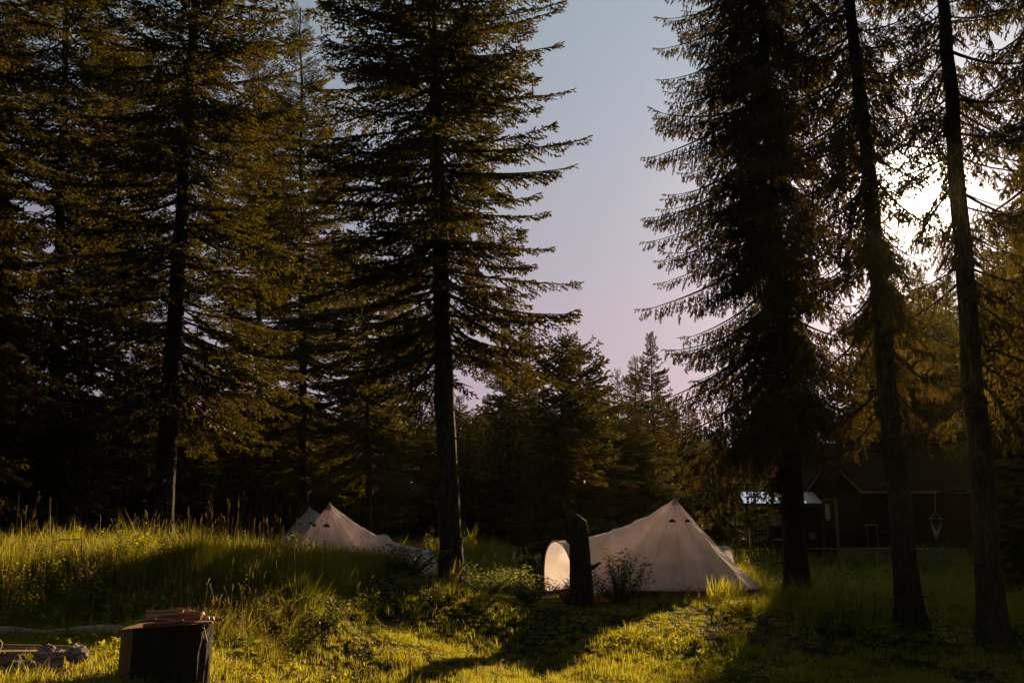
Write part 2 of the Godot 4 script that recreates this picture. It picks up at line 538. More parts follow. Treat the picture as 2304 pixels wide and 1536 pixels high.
func leafy_stems(n: int, rad: float, h: float, leaf: float, mat: Material, s: int) -> ArrayMesh:
	var r := dice(s)
	var v := PackedVector3Array()
	for i in n:
		var a := r.randf() * TAU
		var q := rad * sqrt(r.randf())
		var p := Vector3(cos(a) * q, -0.02, sin(a) * q)
		var hh := h * r.randf_range(0.55, 1.1)
		var tip := p + Vector3(r.randf_range(-0.2, 0.2) * hh, hh, r.randf_range(-0.2, 0.2) * hh)
		stick(v, p, tip, 0.005, 0.003)
		for k in 13:
			var f := 0.2 + 0.8 * k / 12.0
			var b := k * 2.4 + r.randf()
			var dir := Vector3(cos(b), r.randf_range(-0.1, 0.7), sin(b)).normalized()
			leaf_shape(v, p.lerp(tip, f), dir, Vector3(r.randf_range(-0.4, 0.4), 1, r.randf_range(-0.4, 0.4)).normalized(), leaf * r.randf_range(0.7, 1.3) * (1.2 - 0.6 * f), leaf * 0.24)
	return raw([[v, mat]])

# where the mown lawn ends and the meadow begins: forward distance for each x
var lawn_end := []
func lay_out_lawn() -> void:
	lawn_end = [[-60.0, 15.6], [-3.9, 15.6]]
	for uv in [[640, 1436], [740, 1418], [860, 1385], [1010, 1350], [1150, 1330], [1250, 1316], [1330, 1340], [1480, 1368], [1590, 1390], [1700, 1408], [1850, 1440], [2100, 1450]]:
		var p := hit(uv[0], uv[1])
		if p.x > lawn_end[-1][0]: lawn_end.append([p.x, -p.z])
	lawn_end.append([60.0, lawn_end[-1][1]])

func beyond(x: float, d: float) -> float:
	return d - profile(lawn_end, x)

# how much of the ground at (x, d) is tall meadow rather than mown lawn
func meadow(x: float, d: float) -> float:
	return smoothstep(-0.25, 0.45, beyond(x, d) + patch.get_noise_2d(x * 9.0, d * 9.0) * 1.1)

func tent_low(x: float, d: float) -> float:
	return 1.0 - 0.55 * smoothstep(0.2, 1.0, x) * (1.0 - smoothstep(6.6, 7.4, x)) * smoothstep(22.0, 24.0, d) * (1.0 - smoothstep(33.0, 35.0, d)) - 0.3 * smoothstep(7.4, 9.0, x)

var lamp_spots := []
func near_lamp(x: float, d: float) -> bool:
	for q in lamp_spots:
		if absf(x - q.x * d / -q.z) < 0.22 and d > -q.z - 2.2 and d < -q.z + 0.25: return true
	return false

func tent_clear(x: float, d: float) -> bool:      # in front of and under the right-hand tent the grass is trodden short
	return (x > 2.6 and x < 6.9 and d > 27.2 and d < 33.5) or (x > 0.7 and x < 5.5 and d > 28.2 and d < 32.5)

func scatter(called: String, label: String, category: String, meshes: Array, n: int, near: float, far: float, want: Callable, lo: float, hi: float, s: int, left := -0.60, right := 0.60) -> void:
	var r := dice(s)
	var lists := []
	for m in meshes: lists.append([])
	for i in n:
		var d := near + (far - near) * pow(r.randf(), 1.25)
		var x := r.randf_range(left, right) * (d + 3.0)
		var k: float = want.call(x, d)
		if r.randf() > k: continue
		if near_lamp(x, d) and r.randf() < 0.85: continue
		var y := ground(x, -d)
		var sc := r.randf_range(lo, hi) * tent_low(x, d) * (1.0 - 0.3 * smoothstep(-6.5, -2.6, x) * (1.0 - smoothstep(28.0, 32.0, d)) * smoothstep(17.5, 19.0, d) * (1.0 - smoothstep(0.5, 2.0, x))) * (0.8 + 0.5 * patch.get_noise_2d(x * 14.0 + s, d * 14.0))
		var bs := Basis(Vector3.UP, r.randf() * TAU) * Basis(Vector3(1, 0, 0), r.randf_range(-0.12, 0.12)) * Basis.from_scale(Vector3(sc * r.randf_range(0.85, 1.2), sc * r.randf_range(0.8, 1.25), sc))
		lists[r.randi() % meshes.size()].append(Transform3D(bs, Vector3(x, y, -d)))
	var root: Node3D = null
	for k in meshes.size():
		if lists[k].is_empty(): continue
		var o := copies(called if root == null else "tuft_cluster", meshes[k], lists[k], root)
		tag(o, label if root == null else "", category if root == null else "", "", "stuff")
		if root == null: root = o

func grasses() -> void:
	lay_out_lawn()
	lamp_spots = [hit(1602, 1408), hit(1867, 1418)]
	var lawn := func(x: float, d: float) -> float: return (1.0 - meadow(x, d)) * (0.35 if path_here(x, d) else (0.25 if x < -4.7 and d > 11.6 and d < 13.9 else 1.0))
	var tall := func(x: float, d: float) -> float: return 0.0 if tent_clear(x, d) else meadow(x, d) * (smoothstep(3.2, 4.4, beyond(x, d)) if x < -1.5 else smoothstep(0.6, 1.8, beyond(x, d))) * (1.0 - 0.8 * smoothstep(7.2, 9.0, x))
	var short_in_meadow := func(x: float, d: float) -> float: return meadow(x, d)
	scatter("lawn_grass", "short sunlit lawn grass in the middle foreground", "grass", [tuft(22, 0.17, 0.13, 0.0055, 0.8, M.lawn, 1), tuft(22, 0.17, 0.17, 0.0055, 0.7, M.lawn, 2), tuft(18, 0.17, 0.12, 0.006, 0.9, M.lawn_yellow, 3), tuft(14, 0.13, 0.25, 0.006, 0.6, M.lawn, 4)], 42000, 8.5, 28.0, lawn, 0.7, 1.35, 5)
	scatter("tall_grass", "tall green meadow grass on the mound and round the tents", "grass", [tuft(24, 0.17, 0.86, 0.0075, 0.55, M.meadow, 6), tuft(24, 0.19, 0.72, 0.0075, 0.75, M.meadow, 7), tuft(20, 0.16, 0.95, 0.008, 0.5, M.lawn, 8), tuft(16, 0.18, 0.80, 0.006, 0.6, M.lawn_yellow, 9)], 34000, 15.0, 46.0, tall, 0.75, 1.25, 10)
	var ridge := func(x: float, d: float) -> float: return smoothstep(3.4, 4.6, beyond(x, d)) * (1.0 - smoothstep(-2.6, -1.2, x)) * (1.0 - smoothstep(27.5, 29.0, d))
	scatter("mound_grass", "dense band of tall sunlit grass along the top of the left mound", "grass", [tuft(26, 0.18, 0.78, 0.0075, 0.5, M.meadow, 31), tuft(26, 0.2, 0.66, 0.008, 0.7, M.meadow, 32)], 30000, 18.0, 29.0, ridge, 0.75, 1.2, 33, -0.60, 0.0)
	var herbs := func(x: float, d: float) -> float: return meadow(x, d) * smoothstep(-0.1, 0.25, patch.get_noise_2d(x * 7.0 + 30.0, d * 7.0)) * (0.0 if tent_clear(x, d) or (x > 0.2 and x < 7.0) or (x < -3.5 and d < 17.6) else 1.0)
	scatter("leafy_herbs", "leafy green herbs growing up through the tall meadow grass", "weeds", [leafy_stems(6, 0.22, 0.85, 0.11, M.meadow, 41), leafy_stems(6, 0.25, 0.75, 0.09, M.shrub, 42), leafy_stems(5, 0.2, 0.8, 0.13, M.herb, 43)], 7000, 15.0, 44.0, herbs, 0.7, 1.25, 44)
	var tall_stalks := func(x: float, d: float) -> float: return 1.0 if x / d > -0.32 and x / d < -0.20 and beyond(x, d) > 3.0 else 0.12 * meadow(x, d) * (1.0 if x < -1.0 else 0.0)
	scatter("tall_seed_stalks", "tall thin seed stalks leaning above the mound left of the tents", "grass", [stalks(4, 0.25, 1.5, 0.14, 0.010, M.straw, M.straw, 45), stalks(3, 0.25, 1.35, 0.16, 0.009, M.lawn_yellow, M.straw, 46)], 650, 20.0, 29.0, tall_stalks, 0.62, 1.0, 47, -0.6, 0.0)
	scatter("undergrowth", "low green growth under the tall grass and round the tents", "grass", [tuft(24, 0.2, 0.30, 0.008, 0.8, M.meadow, 11), rosette(12, 0.20, 0.035, 0.8, M.herb, 12), tuft(12, 0.2, 0.42, 0.007, 0.9, M.meadow, 30)], 38000, 13.5, 40.0, short_in_meadow, 0.7, 1.3, 13)
	var seed_heads := func(x: float, d: float) -> float: return 0.0 if tent_clear(x, d) else meadow(x, d) * (0.25 + 0.75 * smoothstep(0.0, 0.35, patch.get_noise_2d(x * 5.0 + 90.0, d * 5.0)))
	scatter("seed_stalks", "thin pale seed stalks standing above the tall grass", "grass", [stalks(5, 0.2, 1.0, 0.09, 0.010, M.straw, M.straw, 14), stalks(4, 0.2, 1.15, 0.12, 0.012, M.straw, M.straw, 15)], 3600, 15.0, 44.0, seed_heads, 0.7, 1.15, 16)
	var weeds := func(x: float, d: float) -> float: return (1.0 - meadow(x, d)) * smoothstep(0.0, 0.3, patch.get_noise_2d(x * 8.0, d * 8.0 + 50.0)) * (1.0 if d < 15.0 or d > 17.5 else 0.5)
	scatter("lawn_weeds", "yellow green broad leaved weeds and clover in the lawn", "weeds", [rosette(9, 0.11, 0.03, 0.9, M.herb, 17), rosette(7, 0.14, 0.026, 1.3, M.herb, 18), rosette(8, 0.09, 0.028, 0.7, M.lawn_yellow, 19)], 9000, 8.5, 24.0, weeds, 0.7, 1.3, 20)
	var dry := func(x: float, d: float) -> float: return (1.0 - meadow(x, d)) * 0.5 if d < 25.0 else 0.0
	scatter("dry_grass", "dry straw coloured blades and stems in the lawn", "grass", [tuft(7, 0.2, 0.20, 0.0045, 1.1, M.straw, 23), tuft(6, 0.2, 0.15, 0.0045, 1.3, M.rust, 24)], 7000, 8.5, 25.0, dry, 0.7, 1.4, 25)
	var on_bank := func(x: float, d: float) -> float: return smoothstep(-0.2, 0.5, beyond(x, d)) * (1.0 - smoothstep(3.2, 4.4, beyond(x, d))) * smoothstep(-7.0, -4.0, x) * (1.0 - smoothstep(0.8, 1.4, x))
	scatter("bank_weeds", "dark tangled weeds and dry stalks on the bank below the middle fir", "weeds", [tuft(16, 0.2, 0.55, 0.008, 0.8, M.meadow, 34), stalks(3, 0.2, 0.55, 0.07, 0.009, M.straw, M.straw, 35), tuft(16, 0.22, 0.45, 0.008, 0.9, M.meadow, 39), stalks(1, 0.2, 0.5, 0.08, 0.010, M.rust, M.rust, 40), rosette(14, 0.26, 0.04, 1.3, M.shrub, 36), tuft(10, 0.2, 0.5, 0.005, 0.9, M.straw, 37)], 9000, 16.0, 29.0, on_bank, 0.6, 1.25, 38, -0.40, 0.10)
	var bed := func(x: float, d: float) -> float:
		return 1.0 if d > 26.0 and d < 31.5 and x > 1.2 and x < 6.6 else (0.5 if d > 26.6 and d < 28.6 and x > -2.6 and x < 1.2 else 0.0)
	scatter("tent_front_stalks", "rusty dry stalks and thin grass in front of the right hand tent", "grass", [stalks(4, 0.15, 0.62, 0.12, 0.014, M.rust, M.rust, 26), stalks(5, 0.18, 0.55, 0.06, 0.008, M.meadow, M.straw, 27), tuft(14, 0.16, 0.32, 0.005, 0.6, M.meadow, 28)], 4200, 25.0, 32.0, bed, 0.7, 1.2, 29, 0.0, 0.28)

func path_here(x: float, d: float) -> bool:
	return absf(d - (22.4 - (x - 5.4) * 0.95)) < 0.6 and x > 4.6 and x < 9.0

# ---------------------------------------------------------------- tents
func tent(label: String, where: Vector3, turn: float, H: float, R: float, reach: float, hoop_h: float, hoop_w: float, s: int, sunk := 0.0) -> Node3D:
	var r := dice(s)
	var t := thing("bell_tent", where, turn)
	tag(t, label, "tent", "canvas bell tents in the meadow")
	var base_y := 0.22
	var apex := Vector3(0, base_y + H, 0)
	# the edge that the canvas runs down to: round the pegs, then out to the hoop, over it and back
	var edge := []
	var open_a := 0.62
	var pegs := 11
	for i in pegs + 1:
		var a := open_a + (TAU - 2.0 * open_a) * i / pegs
		var p := Vector3(cos(a) * R, base_y, -sin(a) * R)
		if i > 0:
			for k in range(1, 6):
				edge.append([edge_of(edge, 5 * (i - 1)).lerp(p, k / 5.0), sin(PI * k / 5.0), 0.0])
		else:
			edge.append([p, 0.0, 0.0])
	# from the last peg along the ground to the far foot, over the hoop, and back to the first peg
	var first: Vector3 = edge[0][0]
	var last: Vector3 = edge[-1][0]
	var foot_a := Vector3(reach, base_y - 0.1, hoop_w)
	var foot_b := Vector3(reach, base_y - 0.1, -hoop_w)
	for k in range(1, 6): edge.append([last.lerp(foot_a, k / 6.0), 0.3, k / 6.0])
	var arch := []
	for k in 25:
		var a := PI * k / 24.0
		var q := Vector3(reach + 0.12 * sin(a), base_y - 0.1 + hoop_h * pow(sin(a), 0.75), hoop_w * cos(a))
		arch.append(q)
		edge.append([q, 0.15, 1.0])
	for k in range(1, 6): edge.append([foot_b.lerp(first, k / 6.0), 0.3, 1.0 - k / 6.0])
	var n := edge.size()
	var rows := 22
	var grid := []
	for j in rows + 1:
		var f := 0.015 + 0.985 * float(j) / rows
		var line := []
		for i in n:
			var c: Vector3 = edge[i][0]
			var p := apex.lerp(c, f)
			var sag: float = lerpf(0.10, 0.36, edge[i][2]) * 4.0 * f * (1.0 - f)
			p.y -= sag * (0.8 if edge[i][2] > 0.0 else 1.0)
			var inward: Vector3 = Vector3(-c.x, 0, -c.z).normalized()
			p += inward * edge[i][1] * 0.05 * f * (1.0 - edge[i][2])          # cloth drawn in between the pegs
			p += Vector3(1, 0.6, 1) * (relief.get_noise_3d(p.x * 40.0 + s, p.y * 12.0, p.z * 40.0) + 0.5 * relief.get_noise_3d(p.x * 110.0 + s, p.y * 30.0, p.z * 110.0)) * 0.07 * sin(PI * f)
			line.append(p)
		grid.append(line)
	var st := begin()
	st.set_smooth_group(0)
	for j in rows:
		for i in n:
			var k := (i + 1) % n
			quad(st, grid[j][i], grid[j][k], grid[j + 1][k], grid[j + 1][i])
	var canvas := put("canvas", finish(st, M.canvas), null, t)
	# sewn seams down from the cap, one to each peg
	st = begin()
	for i in range(0, 5 * pegs + 1, 5):
		var pts := []
		var rad := []
		for j in range(0, rows + 1, 2):
			pts.append(grid[j][i] + Vector3(grid[j][i].x, 0.3, grid[j][i].z).normalized() * 0.002); rad.append(0.006)
		tube(st, pts, rad, 5, false)
	put("seam", finish(st, M.canvas), null, canvas)
	# hem band round the foot, and the hoop's piping
	st = begin()
	var pipe := []
	var prad := []
	for q in arch: pipe.append(q); prad.append(0.022)
	tube(st, pipe, prad, 7)
	put("door_hoop", finish(st, M.canvas_trim), null, t)
	st = begin()
	tube(st, [apex + Vector3(0, -0.22, 0), apex + Vector3(0, -0.10, 0), apex + Vector3(0, -0.01, 0), apex + Vector3(0, 0.035, 0)], [0.125, 0.07, 0.028, 0.008], 12)
	put("peak_cap", finish(st, M.canvas_trim), null, t)
	st = begin()
	tube(st, [Vector3(0, base_y, 0), apex - Vector3(0, 0.03, 0)], [0.02, 0.02], 8)
	put("centre_pole", finish(st, M.pale_wood), null, t)
	# hooded vents below the peak
	for a in [0.95, 1.75, 3.6, 4.45, 5.25]:
		var i := int(clampf((a - open_a) / (TAU - 2.0 * open_a), 0, 1) * pegs * 5)
		var p: Vector3 = grid[5][i]
		var out := Vector3(p.x, 0, p.z).normalized()
		var along := Vector3.UP.cross(out)
		st = begin()
		st.set_smooth_group(-1)
		var rim := []
		for k in 9:
			var g := PI * k / 8.0
			rim.append(p + along * cos(g) * 0.11 + Vector3.UP * (sin(g) * 0.085 - 0.03) + out * 0.075)
		for k in 8:
			tri(st, p + Vector3(0, 0.12, 0) - out * 0.02, rim[k], rim[k + 1])
		var hood := put("vent", finish(st, M.canvas_trim), null, t)
		st = begin()
		for k in range(1, 8): tri(st, rim[0] - out * 0.02, rim[k] - out * 0.02, rim[k + 1] - out * 0.02)
		put("vent_opening", finish(st, M.vent_net), null, hood)
	# guy ropes to wooden pegs
	for i in range(0, 5 * pegs + 1, 5):
		var p: Vector3 = grid[rows - 5][i]
		var out := Vector3(p.x, 0, p.z).normalized()
		var e := p + out * 1.35
		e.y = ground(where.x, where.z) - where.y + 0.03
		st = begin()
		tube(st, [p, e], [0.006, 0.006], 5)
		var rope := put("guy_rope", finish(st, M.rope), null, t)
		st = begin()
		tube(st, [e + Vector3(0, 0.10, 0) + out * 0.03, e - Vector3(0, 0.12, 0)], [0.014, 0.008], 6)
		put("tent_peg", finish(st, M.pale_wood), null, rope)
	# low timber platform
	st = begin()
	var deck := []
	for k in 14: deck.append(Vector3(cos(TAU * k / 14) * (R + 0.02), 0, sin(TAU * k / 14) * (R + 0.02)))
	st.set_smooth_group(-1)
	for k in 14:
		var a: Vector3 = deck[k]
		var b: Vector3 = deck[(k + 1) % 14]
		var up := Vector3(0, base_y - 0.03, 0)
		quad(st, a - Vector3(0, 0.15, 0), a + up, b + up, b - Vector3(0, 0.15, 0))
		tri(st, up, b + up, a + up)
	put("platform", finish(st, M.charred), null, t)
	return t

func edge_of(edge: Array, i: int) -> Vector3:
	return edge[i][0]

# ---------------------------------------------------------------- small things
func rock_mesh(size: Vector3, s: int, jag := 0.22) -> ArrayMesh:
	var st := begin()
	st.set_smooth_group(-1)
	var nn := 9
	var mm := 14
	var g := []
	for i in nn + 1:
		var row := []
		for k in mm:
			var a := PI * i / nn
			var b := TAU * k / mm
			var p := Vector3(sin(a) * cos(b), cos(a), sin(a) * sin(b))
			p *= 1.0 + jag * relief.get_noise_3d(p.x * 55.0 + s * 91.0, p.y * 55.0, p.z * 55.0) * 2.0
			row.append(p * size)
		g.append(row)
	for i in nn:
		for k in mm:
			var l := (k + 1) % mm
			quad(st, g[i][k], g[i][l], g[i + 1][l], g[i + 1][k])
	return finish(st)

func shrub(label: String, where: Vector3, h: float, w: float, n: int, leaf: float, mat: Material, s: int) -> void:
	var t := thing("shrub", where)
	tag(t, label, "shrub")
	var r := dice(s)
	var wood := PackedVector3Array()
	var v := PackedVector3Array()
	for i in n:
		var a := r.randf() * TAU
		var lean := w * sqrt(r.randf())
		var hh := h * r.randf_range(0.5, 1.0) * (1.15 - 0.5 * lean / w)
		var tip := Vector3(cos(a) * lean, hh, sin(a) * lean)
		var prev := Vector3(cos(a) * lean * 0.15, 0, sin(a) * lean * 0.15)
		for k in 7:
			var f := (k + 1) / 7.0
			var q := prev.lerp(tip, 1.0 / (7 - k)) + Vector3(r.randf_range(-0.02, 0.02), 0, r.randf_range(-0.02, 0.02))
			stick(wood, prev, q, 0.010 * (1.2 - f), 0.009 * (1.15 - f))
			if k > 0:
				for j in 4:
					var b := r.randf() * TAU
					var dir := Vector3(cos(b), r.randf_range(-0.2, 0.9), sin(b)).normalized()
					var st := q + dir * r.randf_range(0.0, 0.10)
					leaf_shape(v, st, dir, Vector3(r.randf_range(-0.4, 0.4), 1, r.randf_range(-0.4, 0.4)).normalized(), leaf * r.randf_range(0.6, 1.3), leaf * 0.3)
			prev = q
	put("stem", raw([[wood, M.limb]]), null, t)
	tag(put("foliage", raw([[v, mat]]), null, t), "", "", "", "stuff")

func lantern(label: String, where: Vector3, turn: float) -> void:
	var t := thing("path_lantern", where, turn)
	tag(t, label, "lantern", "short path lanterns beside the lawn")
	var st := begin()
	tube(st, [Vector3(0, -0.45, 0), Vector3(0, 0.07, 0)], [0.012, 0.012], 8)
	put("stake", finish(st, M.black_metal), null, t)
	st = begin()
	tube(st, [Vector3(0, 0.06, 0), Vector3(0, 0.075, 0), Vector3(0, 0.078, 0)], [0.05, 0.062, 0.058], 16)
	put("base", finish(st, M.black_metal), null, t)
	st = begin()
	tube(st, [Vector3(0, 0.078, 0), Vector3(0, 0.175, 0)], [0.044, 0.044], 16)
	put("glass", finish(st, M.lamp_glass), null, t)
	for k in 6:
		st = begin()
		var a := TAU * k / 6 + 0.2
		box(st, Vector3(cos(a) * 0.052, 0.127, sin(a) * 0.052), Vector3(0.005, 0.05, 0.008), Basis(Vector3.UP, -a))
		put("rib", finish(st, M.black_metal), null, t)
	st = begin()
	tube(st, [Vector3(0, 0.174, 0), Vector3(0, 0.184, 0), Vector3(0, 0.215, 0), Vector3(0, 0.228, 0)], [0.092, 0.090, 0.060, 0.052], 18)
	put("cap", finish(st, M.black_metal), null, t)
	st = begin()
	box(st, Vector3(0, 0.231, 0), Vector3(0.032, 0.003, 0.032))
	put("solar_panel", finish(st, plain(lin(0.02, 0.025, 0.05), 0.1)), null, t)

func stump_and_kindling() -> void:
	var d := 12.7
	var p := on_ground(394, d)
	var t := thing("chopping_stump", p, 0.0)
	tag(t, "squared dark chopping stump with a hewn left face in brown lightened for skylight, carrying kindling", "stump")
	var y0 := -0.12
	# outline from above, front left to right and back round; front face charred, left face hewn, its brown lightened for the skylight on it
	var out := [Vector2(-0.535, 0.30), Vector2(-0.36, 0.36), Vector2(0.30, 0.345), Vector2(0.45, 0.25), Vector2(0.525, 0.08), Vector2(0.50, -0.25), Vector2(0.25, -0.42), Vector2(-0.25, -0.42), Vector2(-0.52, -0.25)]
	for i in 9: out[i] *= 0.93
	var top := []
	for e in [1416, 1413, 1406, 1404, 1401, 1396, 1391, 1394, 1402]: top.append(at(388, e, d - out[top.size()].y).y - p.y)
	var faces := {"lit_hewn_face": [0, 8], "body": [1, 2, 3, 4, 5, 6, 7]}
	for k in faces:
		var st := begin()
		st.set_smooth_group(-1)
		for i in faces[k]:
			var j: int = (i + 1) % 9
			var cols := 6
			for c in cols:
				for rr in 5:
					var q := []
					for e in [[c, rr], [c, rr + 1], [c + 1, rr + 1], [c + 1, rr]]:
						var f := float(e[0]) / cols
						var g := float(e[1]) / 5.0
						var xy: Vector2 = out[i].lerp(out[j], f)
						var bulge := 1.0 + 0.03 * (1.0 - g) + (0.12 * relief.get_noise_2d(xy.x * 160.0 + xy.y * 90.0, g * 25.0) if e[0] > 0 and e[0] < cols else 0.0) - (0.10 * (1.0 - g) if xy.x > 0.44 else 0.0)
						q.append(Vector3(xy.x * bulge, lerpf(y0, lerpf(top[i], top[j], f), g), xy.y * bulge))
					quad(st, q[0], q[1], q[2], q[3])
		put(k, finish(st, M.stump_wood if k == "lit_hewn_face" else M.charred), null, t)
	var st := begin()
	st.set_smooth_group(-1)
	for i in 9:
		var j := (i + 1) % 9
		tri(st, Vector3(0, (top[0] + top[4]) / 2.0, 0), Vector3(out[j].x, top[j], out[j].y), Vector3(out[i].x, top[i], out[i].y))
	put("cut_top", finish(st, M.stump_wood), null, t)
	st = begin()
	bar(st, Vector3(0.30, top[3] + 0.012, 0.20), Vector3(0.56, top[3] + 0.018, 0.16), 0.02, 0.10)
	bar(st, Vector3(0.47, top[3], 0.25), Vector3(0.515, top[3] - 0.2, 0.20), 0.02, 0.012, Vector3.BACK)
	put("rim_lit_slab", finish(st, M.pale_wood), null, t)  # slab at the right edge, its pale colour standing in for rim light
	# split sticks, each of them loose: x0 y0 x1 y1 (of the frame), how far forward on the block, thickness
	var sticks := [
		[322, 1411, 412, 1401, 0.26, 0.028, "lowest split stick at the front of the stump top, pointing left"],
		[370, 1405, 436, 1401, 0.20, 0.026, "short split stick lying low in the middle of the kindling"],
		[304, 1402, 350, 1396, 0.16, 0.026, "stick jutting out furthest left from the kindling pile"],
		[327, 1396, 436, 1402, 0.12, 0.040, "broad reddish stick across the front of the pile"],
		[326, 1391, 424, 1391, 0.05, 0.040, "thick split stick in the middle layer of the pile"],
		[350, 1395, 446, 1404, -0.02, 0.035, "dark stick low at the right of the pile"],
		[390, 1400, 452, 1391, 0.10, 0.030, "short dark stick under the right end of the pile"],
		[340, 1390, 455, 1383, 0.00, 0.040, "long split stick sloping up to the right"],
		[328, 1383, 412, 1380, -0.05, 0.045, "broad upper stick at the left of the pile"],
		[370, 1381, 411, 1372, -0.10, 0.035, "topmost stick tilted up towards the right"],
		[405, 1373, 442, 1380, -0.15, 0.028, "thin top stick falling away to the right"],
		[400, 1386, 452, 1382, -0.08, 0.036, "stick end showing at the upper right of the pile"],
		[420, 1394, 500, 1396, -0.18, 0.020, "thin stick reaching out past the stump on the right"],
	]
	var r := dice(77)
	for i in sticks.size():
		var s: Array = sticks[i]
		var a := at(s[0], s[1] - 2.0, d - s[4])
		var b := at(s[2], s[3] - 2.0, d - s[4] + r.randf_range(-0.12, 0.12))
		var mid := (a + b) / 2.0
		var x := (b - a).normalized()
		var z := x.cross(Vector3.UP).normalized()
		var bs := Basis(x, z.cross(x), z)
		st = begin()
		st.set_smooth_group(-1)
		var half := a.distance_to(b) / 2.0
		var cs := []
		var m := 5
		for k in m:
			var g := TAU * k / m + r.randf_range(-0.3, 0.3)
			cs.append(Vector2(cos(g), sin(g) * 0.8) * s[5] * r.randf_range(0.75, 1.15))
		for k in m:
			var l := (k + 1) % m
			for q in 4:
				var xa := lerpf(-half, half, q / 4.0)
				var xb := lerpf(-half, half, (q + 1) / 4.0)
				var wa := 1.0 + 0.12 * sin(q * 2.1 + i)
				var wb := 1.0 + 0.12 * sin((q + 1) * 2.1 + i)
				quad(st, Vector3(xa, cs[k].x * wa, cs[k].y * wa), Vector3(xb, cs[k].x * wb, cs[k].y * wb), Vector3(xb, cs[l].x * wb, cs[l].y * wb), Vector3(xa, cs[l].x * wa, cs[l].y * wa))
		for k in range(1, m - 1):
			tri(st, Vector3(-half, cs[0].x, cs[0].y), Vector3(-half, cs[k].x, cs[k].y), Vector3(-half, cs[k + 1].x, cs[k + 1].y))
			tri(st, Vector3(half, cs[0].x * wobble(i), cs[0].y * wobble(i)), Vector3(half, cs[k + 1].x * wobble(i), cs[k + 1].y * wobble(i)), Vector3(half, cs[k].x * wobble(i), cs[k].y * wobble(i)))
		var o := put("kindling_stick", finish(st), M.kindling if i % 3 else M.kindling_dark)
		o.transform = Transform3D(bs, mid)
		tag(o, s[6], "kindling", "split kindling on the stump")
	# bent wire
	st = begin()
	tube(st, [at(470, 1399, d), at(470, 1387, d), at(459, 1383, d), at(457, 1375, d)], [0.006, 0.006, 0.006, 0.006], 6)
	tube(st, [at(459, 1383, d - 0.02), at(479, 1387, d - 0.02), at(481, 1394, d - 0.02)], [0.006, 0.006, 0.006], 6)
	tag(put("bent_wire", finish(st, M.steel)), "thin bent pale wire standing at the right end of the kindling", "wire")

func wobble(i: int) -> float:
	return 1.0 + 0.12 * sin(8.4 + i)

func fire_pit() -> void:
	var d := 13.0
	var st := begin()
	var pts := []
	var rad := []
	for k in 15:
		var f := k / 14.0
		var q := at(lerpf(-60, 300, f), 1415.0 + 4.0 * sin(f * 7.0), 16.6)
		q.y = ground(q.x, q.z) + 0.10 + 0.02 * sin(f * 11.0)
		pts.append(q); rad.append(0.11 + 0.02 * sin(f * 9.0))
	tube(st, pts, rad, 10)
	tag(put("fallen_log", finish(st, M.pale_wood)), "long pale weathered log lying in the grass behind the fire pit", "log")
	var b := thing("plank_bench", Vector3.ZERO)
	tag(b, "low grey plank edge with a bright front rim behind the fire pit rocks", "bench")
	st = begin()
	bar(st, at(-40, 1457, 13.7), at(168, 1461, 13.9), 0.10, 0.03, Vector3.UP)
	put("back_board", finish(st, M.pale_wood), null, b)
	st = begin()
	bar(st, at(-40, 1466, 13.5), at(150, 1465, 13.5), 0.022, 0.20, Vector3.UP)
	put("seat_board", finish(st, M.pale_wood), null, b)
	st = begin()
	bar(st, at(168, 1446, 13.9), at(170, 1466, 13.9), 0.03, 0.05, Vector3.BACK)
	bar(st, at(168, 1453, 13.85), at(184, 1453, 13.85), 0.025, 0.08, Vector3.UP)
	put("bracket", finish(st, M.pale_wood), null, b)
	for k in [[20, 13.6], [140, 13.6]]:
		st = begin()
		var g := on_ground(k[0], k[1])
		tube(st, [g - Vector3(0, 0.1, 0), Vector3(g.x, at(k[0], 1468, k[1]).y, g.z)], [0.06, 0.055], 8)
		put("leg", finish(st, M.charred), null, b)
	for k in [[110, 1482, 12.9, Vector3(0.18, 0.16, 0.14), 3, M.rock, "striped grey rock in the middle of the fire pit rocks"], [172, 1471, 13.1, Vector3(0.15, 0.11, 0.13), 8, M.rock, "smooth pale grey rock below the end of the plank"], [38, 1500, 12.4, Vector3(0.25, 0.13, 0.18), 12, M.brown_rock, "broad brown rock at the bottom left corner beside the iron post"]]:
		var o := put("rock", rock_mesh(k[3], k[4]), k[5])
		o.position = at(k[0], k[1], k[2])
		o.rotation = Vector3(0.1, k[4] * 1.3, 0.25)
		tag(o, k[6], "rock", "rocks round the fire pit")
	st = begin()
	var g := on_ground(3, 12.2)
	var tp := at(2, 1440, 12.2)
	tube(st, [g - Vector3(0, 0.2, 0), g.lerp(tp, 0.5) + Vector3(0.006, 0, 0), tp - Vector3(0, 0.03, 0), tp + Vector3(-0.03, 0.0, 0), tp + Vector3(-0.09, -0.01, 0)], [0.022, 0.024, 0.022, 0.02, 0.02], 8)
	tag(put("iron_post", finish(st, M.pale_wood)), "thin pale rounded post at the very left edge beside the fire pit", "post")
	for k in [[1716, 1397, 20.0, Vector3(0.10, 0.15, 0.12), 21, "tall brown stone at the left of the path edge stones"], [1737, 1400, 20.0, Vector3(0.13, 0.10, 0.12), 22, "rough brown stone in the middle of the path edge stones"], [1754, 1404, 19.6, Vector3(0.12, 0.07, 0.11), 23, "flat pale stone at the right of the path edge stones"]]:
		var o := put("stone", rock_mesh(k[3], k[4], 0.14), M.brown_rock)
		o.position = hit(k[0], k[1] + 8.0, k[3].y * 0.55)
		o.rotation.y = k[4]
		tag(o, k[5], "stone", "stones along the path edge")

